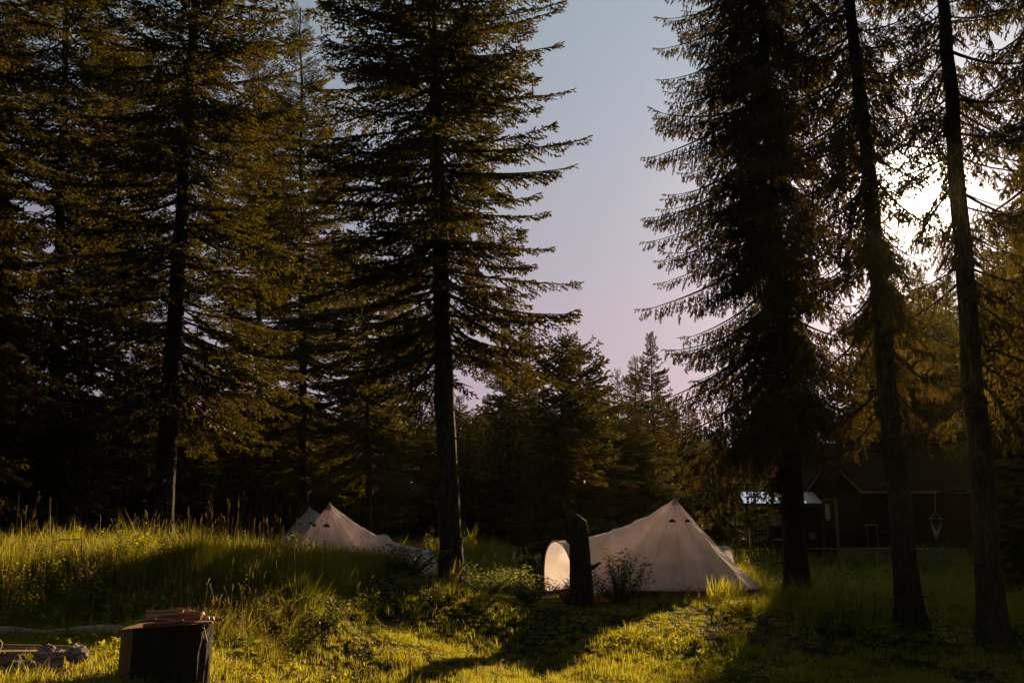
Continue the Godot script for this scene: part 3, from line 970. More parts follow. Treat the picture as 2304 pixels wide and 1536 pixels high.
func plants() -> void:
	# hoop of pale pipe in the tall grass, and the two pale stakes below the left tree
	var st := begin()
	tube(st, [at(126, 1214, 20.0), at(184, 1213, 20.0), at(184, 1262, 20.0)], [0.014, 0.014, 0.014], 6)
	tag(put("bent_pipe", finish(st, M.pale_wood)), "pale bent pipe, square cornered, half buried in the tall grass", "pipe")
	for k in [[111, 1118, 1200, 24.0, "straight pale stake under the leftmost tree"], [127, 1128, 1205, 24.6, "thinner brown stake just right of the pale stake"]]:
		st = begin()
		var g := on_ground(k[0], k[3])
		tube(st, [g - Vector3(0, 0.2, 0), at(k[0] + 1, k[1], k[3])], [0.03, 0.022], 7)
		tag(put("stake", finish(st, M.pale_wood if k[0] < 120 else M.limb)), k[4], "stake")
	shrub("dark leafy shrub with a tall middle shoot left of the tent door", on_ground(1392, 27.2), 1.5, 0.95, 70, 0.085, M.shrub, 401)
	shrub("low reddish leaved shrub at the foot of the bare dead trunk", on_ground(1280, 26.4), 0.75, 0.55, 34, 0.055, M.rust, 402)
	shrub("bright backlit leafy bush between the big fir and the tent", on_ground(1158, 29.0), 1.05, 0.6, 30, 0.09, M.herb, 403)
	shrub("small glossy bush at the grass edge behind the first lantern", hit(1668, 1378), 0.45, 0.5, 24, 0.06, M.herb, 404)
	shrub("dark shrub on the grass mound below the left hand tent", on_ground(720, 19.0), 0.6, 0.9, 30, 0.07, M.shrub, 405)
	shrub("dark weedy bush on the bank left of the middle fir's foot", on_ground(925, 25.4), 0.95, 0.95, 60, 0.085, M.shrub, 407)
	shrub("dark weedy bush on the bank just right of the middle fir's foot", on_ground(1095, 25.6), 0.85, 0.95, 60, 0.08, M.shrub, 408)
	shrub("low dark bush halfway between the middle fir and the bare dead trunk", on_ground(1190, 26.0), 0.75, 0.8, 50, 0.075, M.shrub, 409)
	shrub("dark spreading bush in front of the pale terrace wall", on_ground(2100, 38.0), 1.1, 1.2, 40, 0.10, M.shrub, 406)
	# green fern-like clump at the right of the tent
	var r := dice(55)
	var v := PackedVector3Array()
	for i in 150:
		var a := r.randf() * TAU
		var q := 0.5 * sqrt(r.randf())
		var la := r.randf() * TAU
		blade(v, Vector3(cos(a) * q, 0, sin(a) * q * 0.7), r.randf_range(0.45, 0.85), r.randf_range(0.008, 0.014), Vector3(cos(la) + 0.5, 0, sin(la)) * r.randf_range(0.1, 0.5), r.randf() * TAU, 4)
	var o := put("grass_clump", raw([[v, M.herb]]))
	o.position = on_ground(1632, 26.8)
	tag(o, "thick clump of upright green blades at the tent's right edge", "grass")
	# mullein spike in the lawn
	v = PackedVector3Array()
	for i in 90:
		var f := r.randf()
		var a := r.randf() * TAU
		var dir := Vector3(cos(a), r.randf_range(0.0, 0.8), sin(a)).normalized()
		leaf_shape(v, Vector3(0.02 * sin(f * 9.0), 0.42 * f, 0), dir, Vector3.UP, lerpf(0.055, 0.02, f), lerpf(0.02, 0.008, f))
	stick(v, Vector3.ZERO, Vector3(0.01, 0.44, 0), 0.006, 0.004)
	o = put("weed_spike", raw([[v, M.lawn_yellow]]))
	o.position = hit(603, 1500)
	tag(o, "single leafy weed spike standing up in the lawn right of the stump", "weed")
	# white tufts of flowers behind the big fir, pinkish plumes to its left, red petals in the lawn
	var lists := [[], [], []]
	for i in 46:
		var u := r.randf_range(1085, 1225)
		var d := r.randf_range(31, 36)
		var q := at(u, r.randf_range(1180, 1212) - (u - 1085) * 0.12, d)
		lists[0].append(Transform3D(Basis.from_scale(Vector3.ONE * r.randf_range(0.6, 1.2)).rotated(Vector3.UP, r.randf() * TAU), Vector3(q.x, ground(q.x, q.z), q.z)))
	for i in 70:
		var u := r.randf_range(915, 990)
		var d := r.randf_range(31, 34)
		var q := at(u, 1200, d)
		lists[1].append(Transform3D(Basis.from_scale(Vector3.ONE * r.randf_range(0.75, 1.15)).rotated(Vector3.UP, r.randf() * TAU), Vector3(q.x, ground(q.x, q.z), q.z)))
	for i in 6:
		var q := hit(r.randf_range(590, 700) if i < 3 else r.randf_range(1380, 1560), r.randf_range(1495, 1530))
		lists[2].append(Transform3D(Basis(Vector3.UP, r.randf() * TAU), q))
	var white := flower_stalk(1.05, M.petal, 61)
	tag(copies("white_flowers", white, lists[0]), "scattered white seed tufts in the meadow behind the big fir", "flowers", "", "stuff")
	tag(copies("fireweed_plumes", stalks(1, 0.02, 1.5, 0.22, 0.022, M.rust, M.straw, 62), lists[1]), "pinkish dry plumes standing between the left tent and the big fir", "flowers", "", "stuff")
	tag(copies("red_flowers", flower_stalk(0.12, M.red_petal, 63), lists[2]), "few tiny red blooms low in the front lawn", "flowers", "", "stuff")

func flower_stalk(h: float, mat: Material, s: int) -> ArrayMesh:
	var r := dice(s)
	var v := PackedVector3Array()
	var w := PackedVector3Array()
	stick(w, Vector3.ZERO, Vector3(0.03, h, 0), 0.004, 0.003)
	for k in 3:
		var c := Vector3(0.03 + r.randf_range(-0.02, 0.02), h - k * h * 0.06, r.randf_range(-0.02, 0.02))
		for i in 7:
			var dir := Vector3(r.randf_range(-1, 1), r.randf_range(-0.3, 1), r.randf_range(-1, 1)).normalized()
			brush(v, c, c + dir * minf(0.035, h * 0.12), minf(0.012, h * 0.05), r.randf() * PI)
	return raw([[w, M.straw], [v, mat]])

# ---------------------------------------------------------------- house
func panel(st: SurfaceTool, a: Vector3, b: Vector3, c: Vector3, d: Vector3, t: float) -> void:      # a slab of thickness t under the face a b c d
	var n := (b - a).cross(d - a).normalized() * t
	st.set_smooth_group(-1)
	quad(st, a, b, c, d)
	quad(st, d - n, c - n, b - n, a - n)
	quad(st, b, a, a - n, b - n)
	quad(st, c, b, b - n, c - n)
	quad(st, d, c, c - n, d - n)
	quad(st, a, d, d - n, a - n)

func window(house: Node3D, u0: float, v0: float, u1: float, v1: float, d: float, bars: int) -> void:
	var a := at(u0, v0, d)
	var b := at(u1, v1, d)
	var st := begin()
	var w := 0.05
	bar(st, Vector3(a.x, b.y, a.z), Vector3(b.x, b.y, a.z), w * 1.4, w)
	var wn := put("window", finish(st, M.white), null, house)
	st = begin()
	bar(st, Vector3(a.x, a.y, a.z), Vector3(b.x, a.y, a.z), w, w)
	put("frame", finish(st, M.white), null, wn)
	for k in bars + 2:
		st = begin()
		var x := lerpf(a.x, b.x, float(k) / (bars + 1))
		bar(st, Vector3(x, b.y + w * 0.72, a.z), Vector3(x, a.y - w * 0.52, a.z), w * (1.0 if k == 0 or k == bars + 1 else 0.6), w * 0.8, Vector3.RIGHT)
		put("frame", finish(st, M.white), null, wn)
	st = begin()
	box(st, Vector3((a.x + b.x) / 2, (a.y + b.y) / 2, a.z - 0.01), Vector3((b.x - a.x) / 2 - w / 2, (a.y - b.y) / 2 - w, 0.004))
	put("pane", finish(st, M.pane), null, wn)

func house() -> void:
	var d := 47.0
	var gy := 0.9
	var h := thing("dark_house", Vector3.ZERO)
	tag(h, "dark timber house with a steep gable and a long roof behind the right hand trunks", "house")
	var lo := at(1938, 1106, d)
	var hi := at(2330, 1106, d)
	var st := begin()
	box(st, Vector3((lo.x + hi.x) / 2, (gy - 0.5 + lo.y) / 2, -d - 3.0), Vector3((hi.x - lo.x) / 2, (lo.y - gy + 0.5) / 2, 3.0))
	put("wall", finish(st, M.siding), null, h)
	var ridge := at(1938, 1023, d + 3.0).y
	var roof := begin()
	panel(roof, Vector3(lo.x - 0.2, lo.y, -d + 0.4), Vector3(lo.x - 0.2, ridge, -d - 3.0), Vector3(hi.x, ridge, -d - 3.0), Vector3(hi.x, lo.y, -d + 0.4), 0.12)
	panel(roof, Vector3(hi.x, lo.y, -d - 6.4), Vector3(hi.x, ridge, -d - 3.02), Vector3(lo.x - 0.2, ridge, -d - 3.02), Vector3(lo.x - 0.2, lo.y, -d - 6.4), 0.12)
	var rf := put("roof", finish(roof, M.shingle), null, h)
	var slope := (ridge - lo.y) / 3.4
	st = begin()
	var sa := at(1944, 1022, d)
	var z0 := -d - 2.75
	var z1 := -d - 2.15
	var yy := func(z: float) -> float: return lo.y + slope * (-z - d + 0.4) + 0.06
	panel(st, Vector3(sa.x + 0.85, yy.call(z1), z1), Vector3(sa.x + 0.35, yy.call(z0), z0), Vector3(sa.x + 0.85, yy.call(z0), z0), Vector3(sa.x + 1.35, yy.call(z1), z1), 0.05)
	put("skylight", finish(st, M.sky_glint), null, rf)
	st = begin()
	bar(st, Vector3(lo.x - 0.2, lo.y - 0.03, -d + 0.44), Vector3(hi.x, lo.y - 0.03, -d + 0.44), 0.12, 0.06)
	put("gutter", finish(st, M.trim), null, h)
	st = begin()
	bar(st, Vector3(lo.x - 0.2, ridge + 0.03, -d - 3.0), Vector3(hi.x, ridge + 0.03, -d - 3.0), 0.06, 0.12)
	put("ridge_board", finish(st, M.trim), null, rf)
	# gable wing, nearer by two metres
	var g := 45.0
	var pk := at(1860, 1038, g)
	var gl := at(1806, 1112, g)
	var gr := at(1934, 1107, g)
	st = begin()
	st.set_smooth_group(-1)
	var deep := Vector3(0, 0, -4.0)
	var fl := Vector3(gl.x, gy - 0.5, -g)
	var fr := Vector3(at(1884, 1107, g).x, gy - 0.5, -g)
	var ur := Vector3(fr.x, lerpf(pk.y, gr.y, (fr.x - pk.x) / (gr.x - pk.x)), -g)
	for face in [[fl, gl, pk], [fl, pk, ur], [fl, ur, fr]]: tri(st, face[0], face[1], face[2])
	quad(st, fr, ur, ur + deep, fr + deep)
	quad(st, fl + deep, gl + deep, gl, fl)
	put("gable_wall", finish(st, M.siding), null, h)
	st = begin()
	var over := Vector3(0, 0, 0.3)
	panel(st, gl + over + Vector3(-0.1, -0.1, 0), gl + deep + Vector3(-0.1, -0.1, 0), pk + deep + Vector3(0, 0.06, 0), pk + over + Vector3(0, 0.06, 0), 0.1)
	panel(st, pk + over + Vector3(0.004, 0.06, 0), pk + deep + Vector3(0.004, 0.06, 0), gr + deep, gr + over, 0.1)
	put("gable_roof", finish(st, M.shingle), null, h)
	for e in [[gl + over, pk + over], [pk + over, gr + over]]:
		st = begin()
		bar(st, e[0] + Vector3(0, 0, 0.03), e[1] + Vector3(0, 0, 0.03), 0.09, 0.04)
		put("barge_board", finish(st, M.trim), null, h)
	st = begin()
	bar(st, at(1880, 1120, g - 0.03), at(1887, 1232, g - 0.03), 0.12, 0.06, Vector3.RIGHT)
	put("corner_board", finish(st, M.trim), null, h)
	st = begin()
	bar(st, at(1848, 1125, g - 0.03), at(1881, 1121, g - 0.03), 0.06, 0.05)
	put("head_board", finish(st, M.trim), null, h)
	window(h, 1858, 1135, 1867, 1168, g - 0.05, 1)
	# porch with a sheet metal roof
	var p := thing("porch", Vector3.ZERO)
	tag(p, "open porch left of the house gable under a shiny sheet metal roof", "porch")
	var pd := 42.5
	var us := [1672, 1716, 1758, 1808, 1817, 1852]
	for i in us.size() - 1:
		st = begin()
		var a := at(us[i] + 0.6, 1133, pd)
		var b := at(us[i + 1] - 0.6, 1133, pd)
		var shift := -22.0 if i >= 3 else -8.0
		var e := at(us[i] + 0.6 + shift, 1108, pd + 1.9)
		var f := at(us[i + 1] - 0.6 + shift, 1108, pd + 1.9)
		panel(st, a, e, f, b, 0.03)
		var o := put("roof_panel", finish(st, M.metal_roof if i < 4 else M.rusty_roof), null, p)
		if i == 4: tag(o, "dull brown roof panel beside the gable")
	st = begin()
	bar(st, at(1672, 1136, pd), at(1853, 1136, pd), 0.10, 0.08)
	put("eave_beam", finish(st, M.charred), null, p)
	for u in [1680, 1760, 1850]:
		st = begin()
		var t := at(u, 1138, pd + 0.1)
		bar(st, Vector3(t.x, gy - 0.4, t.z), t, 0.10, 0.10, Vector3.RIGHT)
		put("post", finish(st, M.charred), null, p)
	st = begin()
	bar(st, at(1640, 1184, pd + 0.2), at(1760, 1184, pd + 0.2), 0.06, 0.06)
	put("rail", finish(st, M.charred), null, p)
	for k in 15:
		st = begin()
		var t := at(1644 + k * 8, 1186, pd + 0.2)
		bar(st, Vector3(t.x, gy - 0.3, t.z), t, 0.04, 0.04, Vector3.RIGHT)
		put("baluster", finish(st, M.charred), null, p)
	# bottles or candles on the rail, and things inside
	for k in [[1651, 0.10, "leftmost pale jar on the porch rail"], [1660, 0.10, "middle pale jar on the porch rail"], [1669, 0.06, "smallest reddish jar on the porch rail"]]:
		st = begin()
		var q := at(k[0], 1184, pd + 0.2) + Vector3(0, 0.031, 0)
		tube(st, [q, q + Vector3(0, k[1] * 2.0, 0), q + Vector3(0, k[1] * 2.6, 0), q + Vector3(0, k[1] * 3.0, 0)], [0.045, 0.045, 0.02, 0.022], 10)
		tag(put("jar", finish(st, M.lamp_glass)), k[2], "jar", "jars on the porch rail")
	st = begin()
	var cw := at(1733, 1155, 44.0)
	for k in 6:
		bar(st, cw + Vector3(k * 0.11, 0, 0.02 * (k % 2)), cw + Vector3(k * 0.11, -0.55, 0.03 * (k % 2)), 0.10, 0.01, Vector3.RIGHT)
	tag(put("curtain", finish(st, M.hammock)), "faint pale curtain hanging inside the porch", "curtain")
	st = begin()
	box(st, at(1828, 1205, 44.5), Vector3(0.13, 0.14, 0.06))
	tag(put("notice_board", finish(st, M.trim)), "small dull square board on the porch wall below the window", "board")
	# neighbouring roof at the right edge
	var n := thing("outbuilding", Vector3.ZERO)
	tag(n, "low dark outbuilding at the right edge with a pale sloping eave", "shed")
	st = begin()
	var ea := at(2228, 1100, 40.0)
	var eb := at(2420, 1036, 40.0)
	st.set_smooth_group(-1)
	var back := Vector3(0.0, 0, -5.0)
	var ba := Vector3(ea.x + 0.3, gy - 0.6, -40.0)
	var bb := Vector3(eb.x, gy - 0.6, -40.0)
	var ta := Vector3(ba.x, ea.y + (eb.y - ea.y) * 0.3 / (eb.x - ea.x) - 0.1, -40.0)
	var tb := eb - Vector3(0, 0.1, 0)
	quad(st, ba, ta, tb, bb)
	quad(st, ba + back, ta + back, ta, ba)
	put("wall", finish(st, M.siding), null, n)
	st = begin()
	panel(st, ea + Vector3(0, 0, 0.3), ea + back, eb + back, eb + Vector3(0, 0, 0.3), 0.1)
	put("roof", finish(st, M.shingle), null, n)
	st = begin()
	bar(st, ea + Vector3(0, -0.06, 0.34), eb + Vector3(0, -0.06, 0.34), 0.14, 0.05)
	put("eave_board", finish(st, M.trim), null, n)
	# terrace wall, hammock chair, two arched metal frames
	st = begin()
	var wa := at(1886, 1233, 43.0)
	var wb := at(2172, 1234, 43.0)
	for i in 9:
		var x0 := lerpf(wa.x, wb.x, i / 9.0)
		var x1 := lerpf(wa.x, wb.x, (i + 1) / 9.0)
		if i > 0:
			st = begin()
		box(st, Vector3((x0 + x1) / 2, (wa.y + 0.3) / 2, -43.0 - 0.02 * (i % 2)), Vector3((x1 - x0) / 2 - 0.008, (wa.y - 0.3) / 2 - 0.03, 0.15))
		if i == 0:
			var tw := thing("terrace_wall", Vector3.ZERO)
			tag(tw, "low pale block wall of the terrace in front of the dark house", "wall")
			M.terrace = tw
		put("block", finish(st, M.concrete), null, M.terrace)
	M.erase("terrace")
	st = begin()
	box(st, Vector3((wa.x + wb.x) / 2 + 1.0, wa.y - 0.03, -45.0), Vector3((wb.x - wa.x) / 2 + 2.0, 0.025, 2.1))
	tag(put("terrace", finish(st, M.trim)), "", "", "", "structure")
	var c := thing("hammock_chair", Vector3.ZERO)
	tag(c, "pale hammock chair hanging from a rope under the house eave", "hammock chair")
	var hd := 44.0
	st = begin()
	tube(st, [at(2105, 1106, hd), at(2105, 1150, hd)], [0.008, 0.008], 5)
	tube(st, [at(2105, 1150, hd), at(2093, 1166, hd)], [0.008, 0.008], 5)
	tube(st, [at(2105, 1150, hd), at(2120, 1168, hd)], [0.008, 0.008], 5)
	put("rope", finish(st, M.rope), null, c)
	st = begin()
	tube(st, [at(2092, 1166, hd), at(2121, 1168, hd)], [0.018, 0.018], 7)
	put("spreader_bar", finish(st, M.trim), null, c)
	st = begin()
	st.set_smooth_group(0)
	var L := 14
	var sling := []
	for i in L + 1:
		var f := float(i) / L
		var row := []
		for k in 9:
			var g2 := float(k) / 8.0
			var u := lerpf(2093, 2120, f)
			var v := 1167 + (1.0 - pow(absf(2.0 * f - 1.1), 1.6)) * lerpf(26.0, 46.0, g2)
			row.append(at(u, v, hd - 0.35 * sin(PI * f) * (1.0 - 0.6 * g2) + 0.03 * sin(f * 25.0 + g2 * 7.0)))
		sling.append(row)
	for i in L:
		for k in 8:
			quad(st, sling[i][k], sling[i + 1][k], sling[i + 1][k + 1], sling[i][k + 1])
	put("sling", finish(st, M.hammock), null, c)
	for k in [[1951, 1974, 1184, 1230, 43.6, "thin pale metal frame with a domed top on the terrace"], [2249, 2270, 1178, 1222, 39.0, "thin pale metal frame with a domed top by the outbuilding"]]:
		var f := thing("arched_frame", Vector3.ZERO)
		tag(f, k[5], "garden frame", "domed garden frames")
		for u in [k[0], k[1]]:
			st = begin()
			var a := at(u, k[2], k[4])
			tube(st, [Vector3(a.x, at(u, k[3], k[4]).y - 0.15, a.z), a], [0.016, 0.016], 6)
			put("leg", finish(st, M.trim), null, f)
		st = begin()
		var pts := []
		var rad := []
		for i in 9:
			pts.append(at(lerpf(k[0] - 4, k[1] + 2, i / 8.0), k[2] - 4.0 * sin(PI * i / 8.0), k[4])); rad.append(0.035)
		tube(st, pts, rad, 7)
		put("arch", finish(st, M.trim), null, f)
	st = begin()
	var ps := on_ground(1689, 36.0)
	tube(st, [ps - Vector3(0, 0.2, 0), at(1686, 1187, 36.0)], [0.03, 0.03], 7)
	tag(put("marker_post", finish(st, M.pale_wood)), "thin reddish marker post in the grass left of the porch", "post")

# ---------------------------------------------------------------- trees
func top_at(u0: float, u1: float, d: float, H: float) -> Vector3:       # where a trunk that passes the frame's top at u1 reaches its full height H
	var b := on_ground(u0, d)
	var q := at(u1, 0.0, d)
	return b + (q - b) * (H / (q.y - b.y))

func big_trees() -> void:
	var b := on_ground(1018, 26.0)
	var t2b := b
	var t2 := conifer("fir_tree", "tall fir in the middle with level boughs against the open sky", "fir tree", "", b, top_at(1018, 972, 26.0, 25.0), 0.30, {
		"kind": "fir", "stubs": 16, "from": 6.0, "to": 24.8, "per_m": 23.0, "shape": [[5.0, 3.1], [8.0, 3.5], [12.0, 3.4], [16.0, 3.2], [20, 2.2], [25.0, 0.4]], "rise": [[5, -22], [9, -10], [14, 2], [20, 18], [25, 40]],
		"lop": -0.10, "tips": [[1322, 312, 25.6, -0.05], [1286, 205, 26.2, -0.1], [1240, 282, 25.0, 0.0], [1250, 395, 26.3, 0.05], [1302, 640, 25.4, 0.18], [1228, 482, 26.0, 0.1], [1238, 560, 26.5, 0.1], [1262, 20, 26.0, -0.3], [1262, 100, 26.4, -0.2], [1205, 130, 25, -0.2], [1190, 690, 26.6, 0.25],
			[680, 700, 25.2, 0.2], [725, 865, 25.4, 0.35], [690, 620, 26.4, 0.1], [700, 30, 26.0, -0.2], [705, 200, 25.6, -0.1], [716, 330, 26, 0.0], [700, 450, 26.4, 0.0], [738, 815, 26.4, 0.3], [760, 560, 25.2, 0.05], [735, 120, 25.2, -0.1], [850, 880, 25.0, 0.4]]}, 501)
	b = on_ground(362, 28.0)
	var t1b := b
	var t1 := conifer("fir_tree", "tall fir left of the middle, its leaning trunk edged with sun", "fir tree", "", b, top_at(350, 436, 28.0, 25.0), 0.32, {
		"kind": "fir", "stubs": 16, "from": 5.0, "to": 24.8, "per_m": 19.0, "shape": [[5.0, 2.8], [9.0, 3.7], [15.0, 3.7], [20, 2.2], [25.0, 0.4]], "rise": [[5, -24], [9, -12], [14, 0], [20, 16], [25, 40]], "flare": 1.9,
		"lop": 0.12, "tips": [[650, 760, 27.4, 0.2], [655, 815, 27.0, 0.3], [640, 600, 28.0, 0.05], [690, 70, 28.0, -0.15], [690, 150, 27.5, -0.1], [560, 870, 27, 0.4], [250, 880, 27.4, 0.3], [640, 350, 28, 0.0], [655, 250, 27.6, 0.0]]}, 502)
	b = on_ground(118, 32.0)
	conifer("fir_tree", "leftmost fir with golden lit boughs hanging to the grass", "fir tree", "", b, top_at(118, 150, 32.0, 27.0), 0.25, {
		"kind": "fir", "from": 1.6, "to": 26.8, "per_m": 17.0, "shape": [[1.5, 2.2], [4.0, 2.9], [8.0, 3.6], [14.0, 3.6], [20, 2.6], [27.0, 0.4]], "rise": [[2, -34], [6, -22], [12, -8], [20, 12], [27, 40]],
		"tips": [[290, 870, 31.5, 0.4], [290, 1010, 31.3, 0.5], [275, 1100, 31.2, 0.6], [235, 1150, 31.0, 0.6], [300, 760, 31.9, 0.3], [270, 950, 32.4, 0.5], [180, 1140, 30.8, 0.6], [40, 1120, 31.0, 0.6], [250, 1060, 32.2, 0.5], [200, 1010, 30.6, 0.5], [230, 920, 30.8, 0.5], [150, 1080, 30.4, 0.6], [310, 820, 31.0, 0.4], [220, 830, 30.4, 0.4]]}, 503)
	for e in [[682, 46.0, 676, 27.0, 0.24, 524, "fir filling the gap left of the middle fir"], [585, 50.0, 580, 26.0, 0.24, 525, "fir far behind the leaning trunk's right hand boughs"], [262, 40.0, 272, 22.0, 0.20, 522, "fir behind the golden leftmost tree and the leaning trunk"], [830, 45.0, 820, 13.5, 0.18, 523, "fir in the shade close behind the middle fir's left boughs"]]:
		b = on_ground(e[0], e[1])
		conifer("fir_tree", e[6], "fir tree", "", b, top_at(e[0], e[2], e[1], e[3]), e[4], {
			"kind": "fir", "from": 3.4, "to": e[3] - 0.2, "per_m": 19.0, "shape": [[2, 1.8], [8.0, 3.5], [15.0, 3.3], [20.0, 2.4], [27.5, 0.3]], "rise": [[2, -24], [9, -8], [15, 8], [e[3], 45]]}, e[5])
	b = on_ground(-90, 26.0)
	conifer("fir_tree", "dark fir cut off by the left edge of the view", "fir tree", "", b, top_at(-90, -30, 26.0, 25.0), 0.26, {
		"kind": "fir", "from": 2.2, "to": 24.8, "per_m": 13.0, "shape": [[2, 2.4], [8.0, 3.2], [16.0, 2.8], [25.0, 0.4]], "rise": [[2, -30], [8, -16], [14, -4], [25, 40]]}, 504)
	b = on_ground(1791, 27.0)
	conifer("spruce_tree", "wide drooping spruce right of the sky gap, trunk standing beside the tent", "spruce tree", "", b, top_at(1791, 1712, 27.0, 25.0), 0.33, {
		"kind": "spruce", "stubs": 16, "from": 4.6, "to": 24.8, "per_m": 34.0, "shape": [[4.0, 2.6], [8.0, 2.9], [14.0, 2.75], [19.0, 2.2], [25.0, 0.3]], "rise": [[4, -38], [9, -28], [16, -16], [22, 5], [25, 40]], "lop": -0.06,
		"tips": [[1488, 42, 27.0, 0.45], [1478, 112, 26.6, 0.5], [1490, 180, 27.4, 0.5], [1508, 232, 26.4, 0.5], [1475, 290, 27, 0.5], [1454, 358, 26.8, 0.55], [1505, 440, 27.6, 0.5], [1462, 500, 27, 0.55], [1452, 548, 26.6, 0.5], [1480, 640, 27.4, 0.5], [1442, 700, 26.8, 0.5], [1500, 790, 26.2, 0.5], [1475, 905, 26.4, 0.6], [1470, 930, 25.8, 0.6], [1490, 1000, 25.6, 0.6], [1490, 1060, 26.2, 0.7], [1530, 1100, 25.8, 0.8], [1555, 1050, 25.2, 0.7], [1600, 980, 25.4, 0.6], [1640, 1030, 26.0, 0.7],
			[1690, 1120, 26.4, 0.75], [1740, 1128, 25.4, 0.8], [1700, 960, 25.2, 0.6], [1560, 860, 25, 0.5], [1860, 800, 26.4, 0.5], [1880, 900, 26.8, 0.6], [1930, 1000, 26.6, 0.7]]}, 505)
	b = on_ground(2040, 23.0)
	var t9 := conifer("spruce_tree", "spruce with a thick bare trunk on the left of the low sun", "spruce tree", "", b, top_at(2038, 1913, 23.0, 25.0), 0.28, {
		"kind": "spruce", "stubs": 16, "from": 5.0, "to": 24.8, "per_m": 18.0, "shape": [[4.0, 1.9], [9.0, 2.6], [14.0, 2.7], [25.0, 0.4]], "gap": [9.5, 12.2, 1.0], "lop": -0.1, "rise": [[4, -40], [9, -30], [16, -12], [25, 30]], "flare": 1.75,
		"thin": [[5, 0.55], [8, 0.3], [13, 0.1], [25, 0.0]]}, 506)
	var t10b := on_ground(2220, 22.0)
	var t10 := conifer("spruce_tree", "spruce with a straight trunk on the right of the low sun", "spruce tree", "", t10b, top_at(2218, 2122, 22.0, 25.0), 0.285, {
		"kind": "spruce", "stubs": 16, "from": 5.0, "to": 24.8, "per_m": 14.0, "shape": [[4.0, 2.0], [9.0, 2.6], [14.0, 2.6], [25.0, 0.4]], "rise": [[4, -36], [9, -26], [16, -10], [25, 30]], "flare": 1.7, "lop": 0.2, "gap": [9.4, 11.8, -1.0],
		"thin": [[5, 0.55], [8, 0.3], [13, 0.1], [25, 0.0]]}, 507)
	# bare lower limbs
	var r := dice(88)
	for e in [[t9, b, 2010, 600, 1850, 760], [t9, b, 1980, 520, 1860, 640], [t9, b, 1975, 440, 1850, 520], [t9, b, 1990, 560, 1900, 730], [t9, b, 2000, 400, 2070, 470], [t9, b, 1985, 330, 2080, 380], [t10, t10b, 2160, 370, 2300, 405], [t10, t10b, 2165, 430, 2304, 470], [t10, t10b, 2170, 510, 2320, 520], [t10, t10b, 2172, 565, 2310, 600], [t10, t10b, 2150, 300, 2240, 430], [t10, t10b, 2130, 375, 2095, 380], [t10, t10b, 2180, 640, 2300, 700], [t2, t2b, 985, 780, 872, 930], [t2, t2b, 992, 820, 1068, 945], [t2, t2b, 985, 700, 900, 860], [t1, t1b, 398, 790, 525, 925], [t1, t1b, 402, 690, 610, 712], [t1, t1b, 395, 830, 330, 940]]:
		var dd := -e[1].z as float
		var a := at(e[2], e[3], dd)
		var c := at(e[4], e[5], dd + r.randf_range(-0.6, 0.6))
		var x := (c - a).normalized()
		var z := x.cross(Vector3.UP).normalized()
		var o := put("branch", B.bare[0][1][r.randi() % 2], null, e[0])
		o.transform = Transform3D(Basis(x, z.cross(x), z) * Basis.from_scale(Vector3.ONE * a.distance_to(c) / 3.0), a - e[1])
	b = on_ground(2400, 24.0)
	conifer("spruce_tree", "dark spruce reaching in from the right edge of the view", "spruce tree", "", b, top_at(2400, 2330, 24.0, 24.0), 0.28, {
		"kind": "spruce", "from": 4.2, "to": 23.8, "per_m": 10.0, "shape": [[3.0, 2.2], [9.0, 2.8], [14.0, 2.6], [24.0, 0.4]], "rise": [[3, -34], [9, -22], [16, -10], [24, 30]]}, 508)
	# dead trunk before the tent door, and the pair of conifers well behind it
	b = on_ground(1309, 26.2)
	var snag := thing("dead_trunk", b)
	tag(snag, "bare dark dead trunk, broken off, standing in front of the tent door", "dead tree")
	put("trunk", trunk_mesh(Vector3(0, -0.15, 0), Vector3(-0.08, 2.05, 0), 0.29, 510, 1.25, 0.85), null, snag)
	var ragged := begin()
	tube(ragged, [Vector3(-0.07, 1.85, 0), Vector3(-0.08, 2.08, 0.02), Vector3(-0.15, 2.22, 0.05), Vector3(-0.18, 2.32, 0.05)], [0.245, 0.23, 0.11, 0.02], 9)
	put("broken_top", finish(ragged, M.bark), null, snag)
	for k in [[0.85, 0.2, 0.34], [1.5, 2.6, 0.35], [1.7, -0.5, 0.35]]:
		var st := begin()
		var dir := Vector3(cos(k[1]), 0.35, sin(k[1])).normalized()
		var from := Vector3(-0.03 * k[0], k[0], 0) + dir * 0.2
		tube(st, [from, from + dir * k[2] * 0.5, from + dir * k[2] + Vector3(0, 0.06, 0)], [0.085, 0.06, 0.02], 7)
		put("branch_stub", finish(st, M.bark), null, snag)
	b = on_ground(1302, 40.0)
	conifer("spruce_tree", "broad dark spruce behind the meadow, right one of the twin tops under the sky gap", "spruce tree", "", b, at(1302, 772, 40.0), 0.18, {
		"kind": "pine", "from": 0.8, "to": b.distance_to(at(1302, 772, 40.0)) - 0.15, "per_m": 30.0, "shape": [[0.5, 1.7], [4.0, 2.1], [7.0, 1.4], [9.0, 0.7], [10.5, 0.25]], "rise": [[1, -14], [5, -4], [8, 25], [10, 55]], "flare": 1.2}, 512)
	b = on_ground(1262, 36.0)
	conifer("spruce_tree", "dark spruce behind the meadow, left one of the twin tops under the sky gap", "spruce tree", "", b, at(1266, 752, 36.0), 0.16, {
		"kind": "pine", "from": 0.8, "to": b.distance_to(at(1266, 752, 36.0)) - 0.15, "per_m": 30.0, "shape": [[1.5, 1.3], [4.0, 1.8], [7.0, 1.2], [8.8, 0.6], [9.9, 0.25]], "rise": [[1.5, -14], [5, -6], [8, 25], [9.5, 55]], "flare": 1.2}, 511)

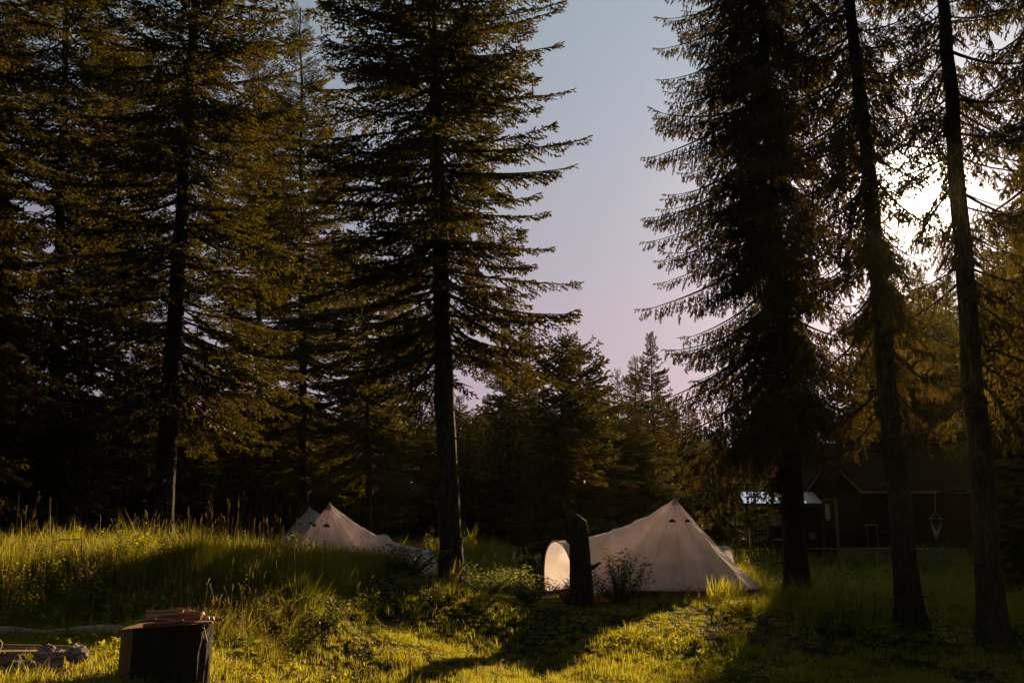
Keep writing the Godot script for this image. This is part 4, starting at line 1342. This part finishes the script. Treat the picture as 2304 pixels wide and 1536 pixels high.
func zone(u: float) -> String:
	if u < 330: return "dark conifer in the shaded forest wall left of the leaning fir trunk"
	if u < 660: return "dark conifer in the shaded forest wall between the leaning trunk and the left tents"
	if u < 980: return "dark conifer in the shaded forest wall behind the left tents"
	if u < 1240: return "dark conifer in the shaded forest right of the middle fir's trunk"
	if u < 1500: return "dark low conifer in the forest edge under the sky gap"
	if u < 1800: return "dark conifer in the forest edge behind the drooping spruce"
	if u < 2080: return "dark conifer in the forest edge behind the house roof"
	return "tall dark conifer in the forest edge right of the low sun"

func far_trees() -> void:
	# three grown once, then copied
	var protos := []
	for k in 3:
		var H: float = [15.0, 13.0, 16.5][k]
		var w: float = [2.3, 2.0, 2.6][k]
		protos.append(conifer("background_tree", "", "", "", Vector3(0, 0, 0), Vector3(0, H, 0), 0.17, {
			"kind": "pine", "from": [0.9, 0.6, 1.4][k], "to": H - 0.15, "per_m": 17.0, "shape": [[0.5, w * 0.9], [H * 0.35, w], [H * 0.7, w * 0.68], [H * 0.9, w * 0.34], [H, 0.3]], "rise": [[0, -18], [H * 0.5, 0], [H * 0.85, 25], [H, 55]]}, 600 + k))
	# u, top v, d: those whose tops can be told apart
	var named := [
		[1147, 655, 56.0, 2, 0.85, "tall fir just right of the middle trunk, its top above the others"], [1192, 705, 60.0, 0, 0.95, "pointed fir just left of the sky gap's foot"], [1345, 900, 55.0, 1, 1.2, "low broad fir showing at the right of the twin tops under the sky gap"],
		[1398, 832, 62.0, 1, 0.8, "small fir at the lowest point of the sky gap"], [1478, 748, 54.0, 2, 0.95, "fir half hidden by the drooping spruce right of the sky gap"], [1440, 800, 60.0, 0, 1.0, "dark fir beside the smallest one at the gap's right"]]
	var spots := []
	for n in named: spots.append(n)
	var r := dice(71)
	for i in 40:
		var u := -60.0 + i * 33.0 + r.randf_range(-12, 12)
		if u > 1230: break
		spots.append([u, r.randf_range(840, 940), [57.0, 62.0, 68.0][i % 3] + r.randf_range(-2, 2), i % 3, r.randf_range(1.1, 1.4), ""])
	for i in 26:
		var u := 1210.0 + i * 46.0 + r.randf_range(-15, 15)
		var lowest: float = 950.0 if u < 1480 else (970.0 if u < 1760 else (880.0 if u < 2010 else 640.0))
		spots.append([u, lowest + r.randf_range(-40, 40), 57.0 + 6.0 * (i % 3) + r.randf_range(-2, 2), i % 3, r.randf_range(1.0, 1.25), ""])
	for i in 9:
		spots.append([1238.0 + i * 27.0 + r.randf_range(-8, 8), r.randf_range(930, 975), 46.0 + 2.0 * (i % 2), i % 3, 1.25, ""])
	for i in 3:
		spots.append([1490.0 + i * 36.0, 885.0 + 14.0 * i, 62.0, i % 3, 1.2, ""])
	for i in 24:
		var u := 1985.0 + i * 40.0 + r.randf_range(-12, 12)
		spots.append([u, r.randf_range(600, 680) if u < 2330 else r.randf_range(400, 500), 58.0 + 4.0 * (i % 3), (i % 2) * 2, 1.2, ""])
	for i in spots.size():
		var s: Array = spots[i]
		var o: Node3D
		if i < 3:
			o = protos[s[3] if i == 0 else (0 if i == 1 else 1)]
			s[3] = s[3] if i == 0 else (0 if i == 1 else 1)
		else:
			o = protos[s[3]].duplicate()
			o.name = numbered("background_tree")
			add_child(o)
		var b := on_ground(s[0], s[2])
		var H: float = [15.0, 13.0, 16.5][s[3]]
		var hh := at(s[0], s[1], s[2]).y - b.y
		o.position = b
		o.rotation.y = r.randf() * TAU
		var k := hh / H
		o.scale = Vector3(maxf(k, 0.75) * s[4], k, maxf(k, 0.75) * s[4])
		tag(o, s[5] if s[5] else zone(s[0]), "conifer", "conifers of the forest edge behind the clearing")
	# the wood behind them, one mass
	var places := []
	for i in 260:
		var d := 76.0 + 36.0 * r.randf()
		var u := -300.0 + 2900.0 * (i + r.randf()) / 260.0
		var q := on_ground(u, d)
		var k := r.randf_range(0.55, 0.8) if u < 1500 else r.randf_range(0.45, 0.65)
		places.append(Transform3D(Basis(Vector3.UP, r.randf() * TAU) * Basis.from_scale(Vector3(k * 1.7, k, k * 1.7)), q))
	for i in 520:          # the wood goes on all round the clearing
		var a := lerpf(0.53, TAU - 0.53, (i + r.randf()) / 520.0)
		var dd := r.randf_range(30.0, 62.0)
		var q := Vector3(sin(a) * dd, 0, -cos(a) * dd)
		q.y = ground(q.x, q.z)
		var k := r.randf_range(1.15, 1.65)
		places.append(Transform3D(Basis(Vector3.UP, r.randf() * TAU) * Basis.from_scale(Vector3(k, k, k)), q))
	var v := PackedVector3Array()
	for i in 3400:
		var f := 1.0 - sqrt(r.randf())
		var a := r.randf() * TAU
		var rad := 2.3 * (1.0 - f) * r.randf_range(0.35, 1.0)
		var p := Vector3(cos(a) * rad, 15.0 * f, sin(a) * rad)
		brush(v, p, p + Vector3(cos(a) * 0.6, r.randf_range(-0.3, 0.15), sin(a) * 0.6), 0.17, r.randf() * PI)
	stick(v, Vector3.ZERO, Vector3(0, 14.5, 0), 0.2, 0.03)
	tag(copies("distant_forest", raw([[v, M.pine]]), places), "dense dark forest filling the distance behind the clearing", "forest", "", "stuff")

# ---------------------------------------------------------------- air and ground
func sky_image() -> ImageTexture:
	var w := 1024
	var h := 512
	var im := Image.create(w, h, false, Image.FORMAT_RGBF)
	var sun := Vector3(sin(SUN_AZ) * cos(SUN_EL), sin(SUN_EL), -cos(SUN_AZ) * cos(SUN_EL))
	for y in h:
		var el := (0.5 - (y + 0.5) / h) * PI
		for x in w:
			var az := (x + 0.5) / w * TAU
			var dir := Vector3(sin(az) * cos(el), sin(el), -cos(az) * cos(el))
			var ang := rad_to_deg(acos(clampf(dir.dot(sun), -1, 1)))
			var low := exp(-pow(maxf(el, 0.0) / 0.30, 1.5))
			# a clear evening sky: bright towards the sun, deep a quarter turn away from it
			var c := Vector3(0.046, 0.066, 0.088) + Vector3(0.158, 0.215, 0.245) * exp(-pow(ang / 58.0, 2.0))
			c = c.lerp(Vector3(c.y * 1.54, c.y * 1.06, c.y * 1.33), low)
			c += Vector3(0.12, 0.085, 0.085) * exp(-ang / 14.0)
			c += Vector3(0.42, 0.34, 0.32) * exp(-pow(ang / 8.0, 2.0))
			c += Vector3(12.0, 10.0, 8.0) * exp(-pow(ang / 1.9, 2.0))
			if el < 0.0: c = Vector3(0.05, 0.045, 0.03)
			im.set_pixel(x, y, Color(c.x, c.y, c.z))
	return ImageTexture.create_from_image(im)

func land() -> void:
	var st := begin()
	st.set_smooth_group(0)
	var xs := []
	var ds := []
	var x := -260.0
	while x <= 260.0:
		xs.append(x)
		x += 0.5 if absf(x) < 14.0 else (2.0 if absf(x) < 40.0 else 20.0)
	var d := -60.0
	while d <= 420.0:
		ds.append(d)
		d += 0.5 if d > 6.0 and d < 34.0 else (2.0 if d > -10.0 and d < 60.0 else 20.0)
	for i in xs.size() - 1:
		for j in ds.size() - 1:
			var p := []
			for e in [[i, j], [i, j + 1], [i + 1, j + 1], [i + 1, j]]:
				p.append(Vector3(xs[e[0]], ground(xs[e[0]], -ds[e[1]]), -ds[e[1]]))
			quad(st, p[0], p[1], p[2], p[3])
	tag(put("ground", finish(st, M.soil)), "", "", "", "structure")
	# worn dirt path along the stones, a thin sheet on the ground
	st = begin()
	st.set_smooth_group(0)
	var rows := []
	for i in 19:
		var f := 0.05 + 0.30 * i / 18.0
		var px := lerpf(4.7, 9.0, f)
		var pd := 22.4 - (px - 5.4) * 0.95
		var row := []
		for k in 7:
			var off := (k - 3) * 0.13 * (1.0 + 0.4 * relief.get_noise_2d(i * 30.0, k * 10.0)) * sin(PI * clampf(i / 18.0, 0.05, 0.95))
			row.append(Vector3(px + off * 0.7, ground(px + off * 0.7, -(pd + off * 0.7)) + 0.006, -(pd + off * 0.7)))
		rows.append(row)
	for i in 18:
		for k in 6:
			quad(st, rows[i][k], rows[i][k + 1], rows[i + 1][k + 1], rows[i + 1][k])
	tag(put("path", finish(st, M.dirt)), "", "", "", "structure")

func _ready() -> void:
	relief.seed = 9; relief.frequency = 0.05; relief.fractal_octaves = 3
	patch.seed = 14; patch.frequency = 0.03; patch.fractal_octaves = 2
	var cam := Camera3D.new()
	cam.name = "camera"
	cam.position = Vector3(0, EYE, 0)
	cam.rotation.x = PITCH
	cam.fov = rad_to_deg(2.0 * atan(768.0 / FOCAL))
	cam.near = 0.1
	cam.far = 900.0
	add_child(cam)
	var env := Environment.new()
	env.background_mode = Environment.BG_SKY
	var sm := PanoramaSkyMaterial.new()
	sm.panorama = sky_image()
	env.sky = Sky.new()
	env.sky.sky_material = sm
	env.tonemap_mode = Environment.TONE_MAPPER_LINEAR
	env.tonemap_exposure = 1.5
	env.volumetric_fog_enabled = true
	env.volumetric_fog_density = 0.00010
	env.volumetric_fog_albedo = Color(1.0, 1.0, 0.7)
	env.volumetric_fog_anisotropy = 0.8
	env.sdfgi_enabled = true
	env.ssao_enabled = true
	env.ssil_enabled = true
	var we := WorldEnvironment.new()
	we.name = "air"
	we.environment = env
	add_child(we)
	var sun := DirectionalLight3D.new()
	sun.name = "sun"
	sun.light_color = lin(1.0, 0.70, 0.36)
	sun.light_energy = 1.6
	sun.light_angular_distance = 0.5
	sun.shadow_enabled = true
	sun.rotation = Vector3(-SUN_EL, PI - SUN_AZ, 0)
	add_child(sun)

	materials()
	land()
	bough_kinds()
	house()
	far_trees()
	big_trees()
	tent("cream bell tent on the right with its door tunnel swept out to the left", on_ground(1522, 30.2, 0.10), PI + 0.40, 2.56, 2.4, 3.85, 1.42, 1.0, 1)
	tent("brownish bell tent on the left with its door tunnel swept out to the right", on_ground(737, 30.8), -0.42, 2.55, 2.1, 3.25, 1.30, 0.95, 2)
	tent("pale tent peak showing behind the left hand tent", on_ground(692, 38.0), 0.7, 2.2, 2.1, 3.2, 1.3, 0.9, 3)
	tent("tent hidden behind the right hand one, only its door hoop showing", on_ground(1524, 37.0), 0.5, 1.9, 1.6, 2.15, 1.0, 0.6, 4)
	grasses()
	plants()
	stump_and_kindling()
	fire_pit()
	lantern("black path lantern with pale glass at the lawn's far edge", hit(1602, 1408, 0.16), 0.3)
	lantern("dark path lantern in the shade right of the path stones", hit(1867, 1418, 0.16), 0.9)
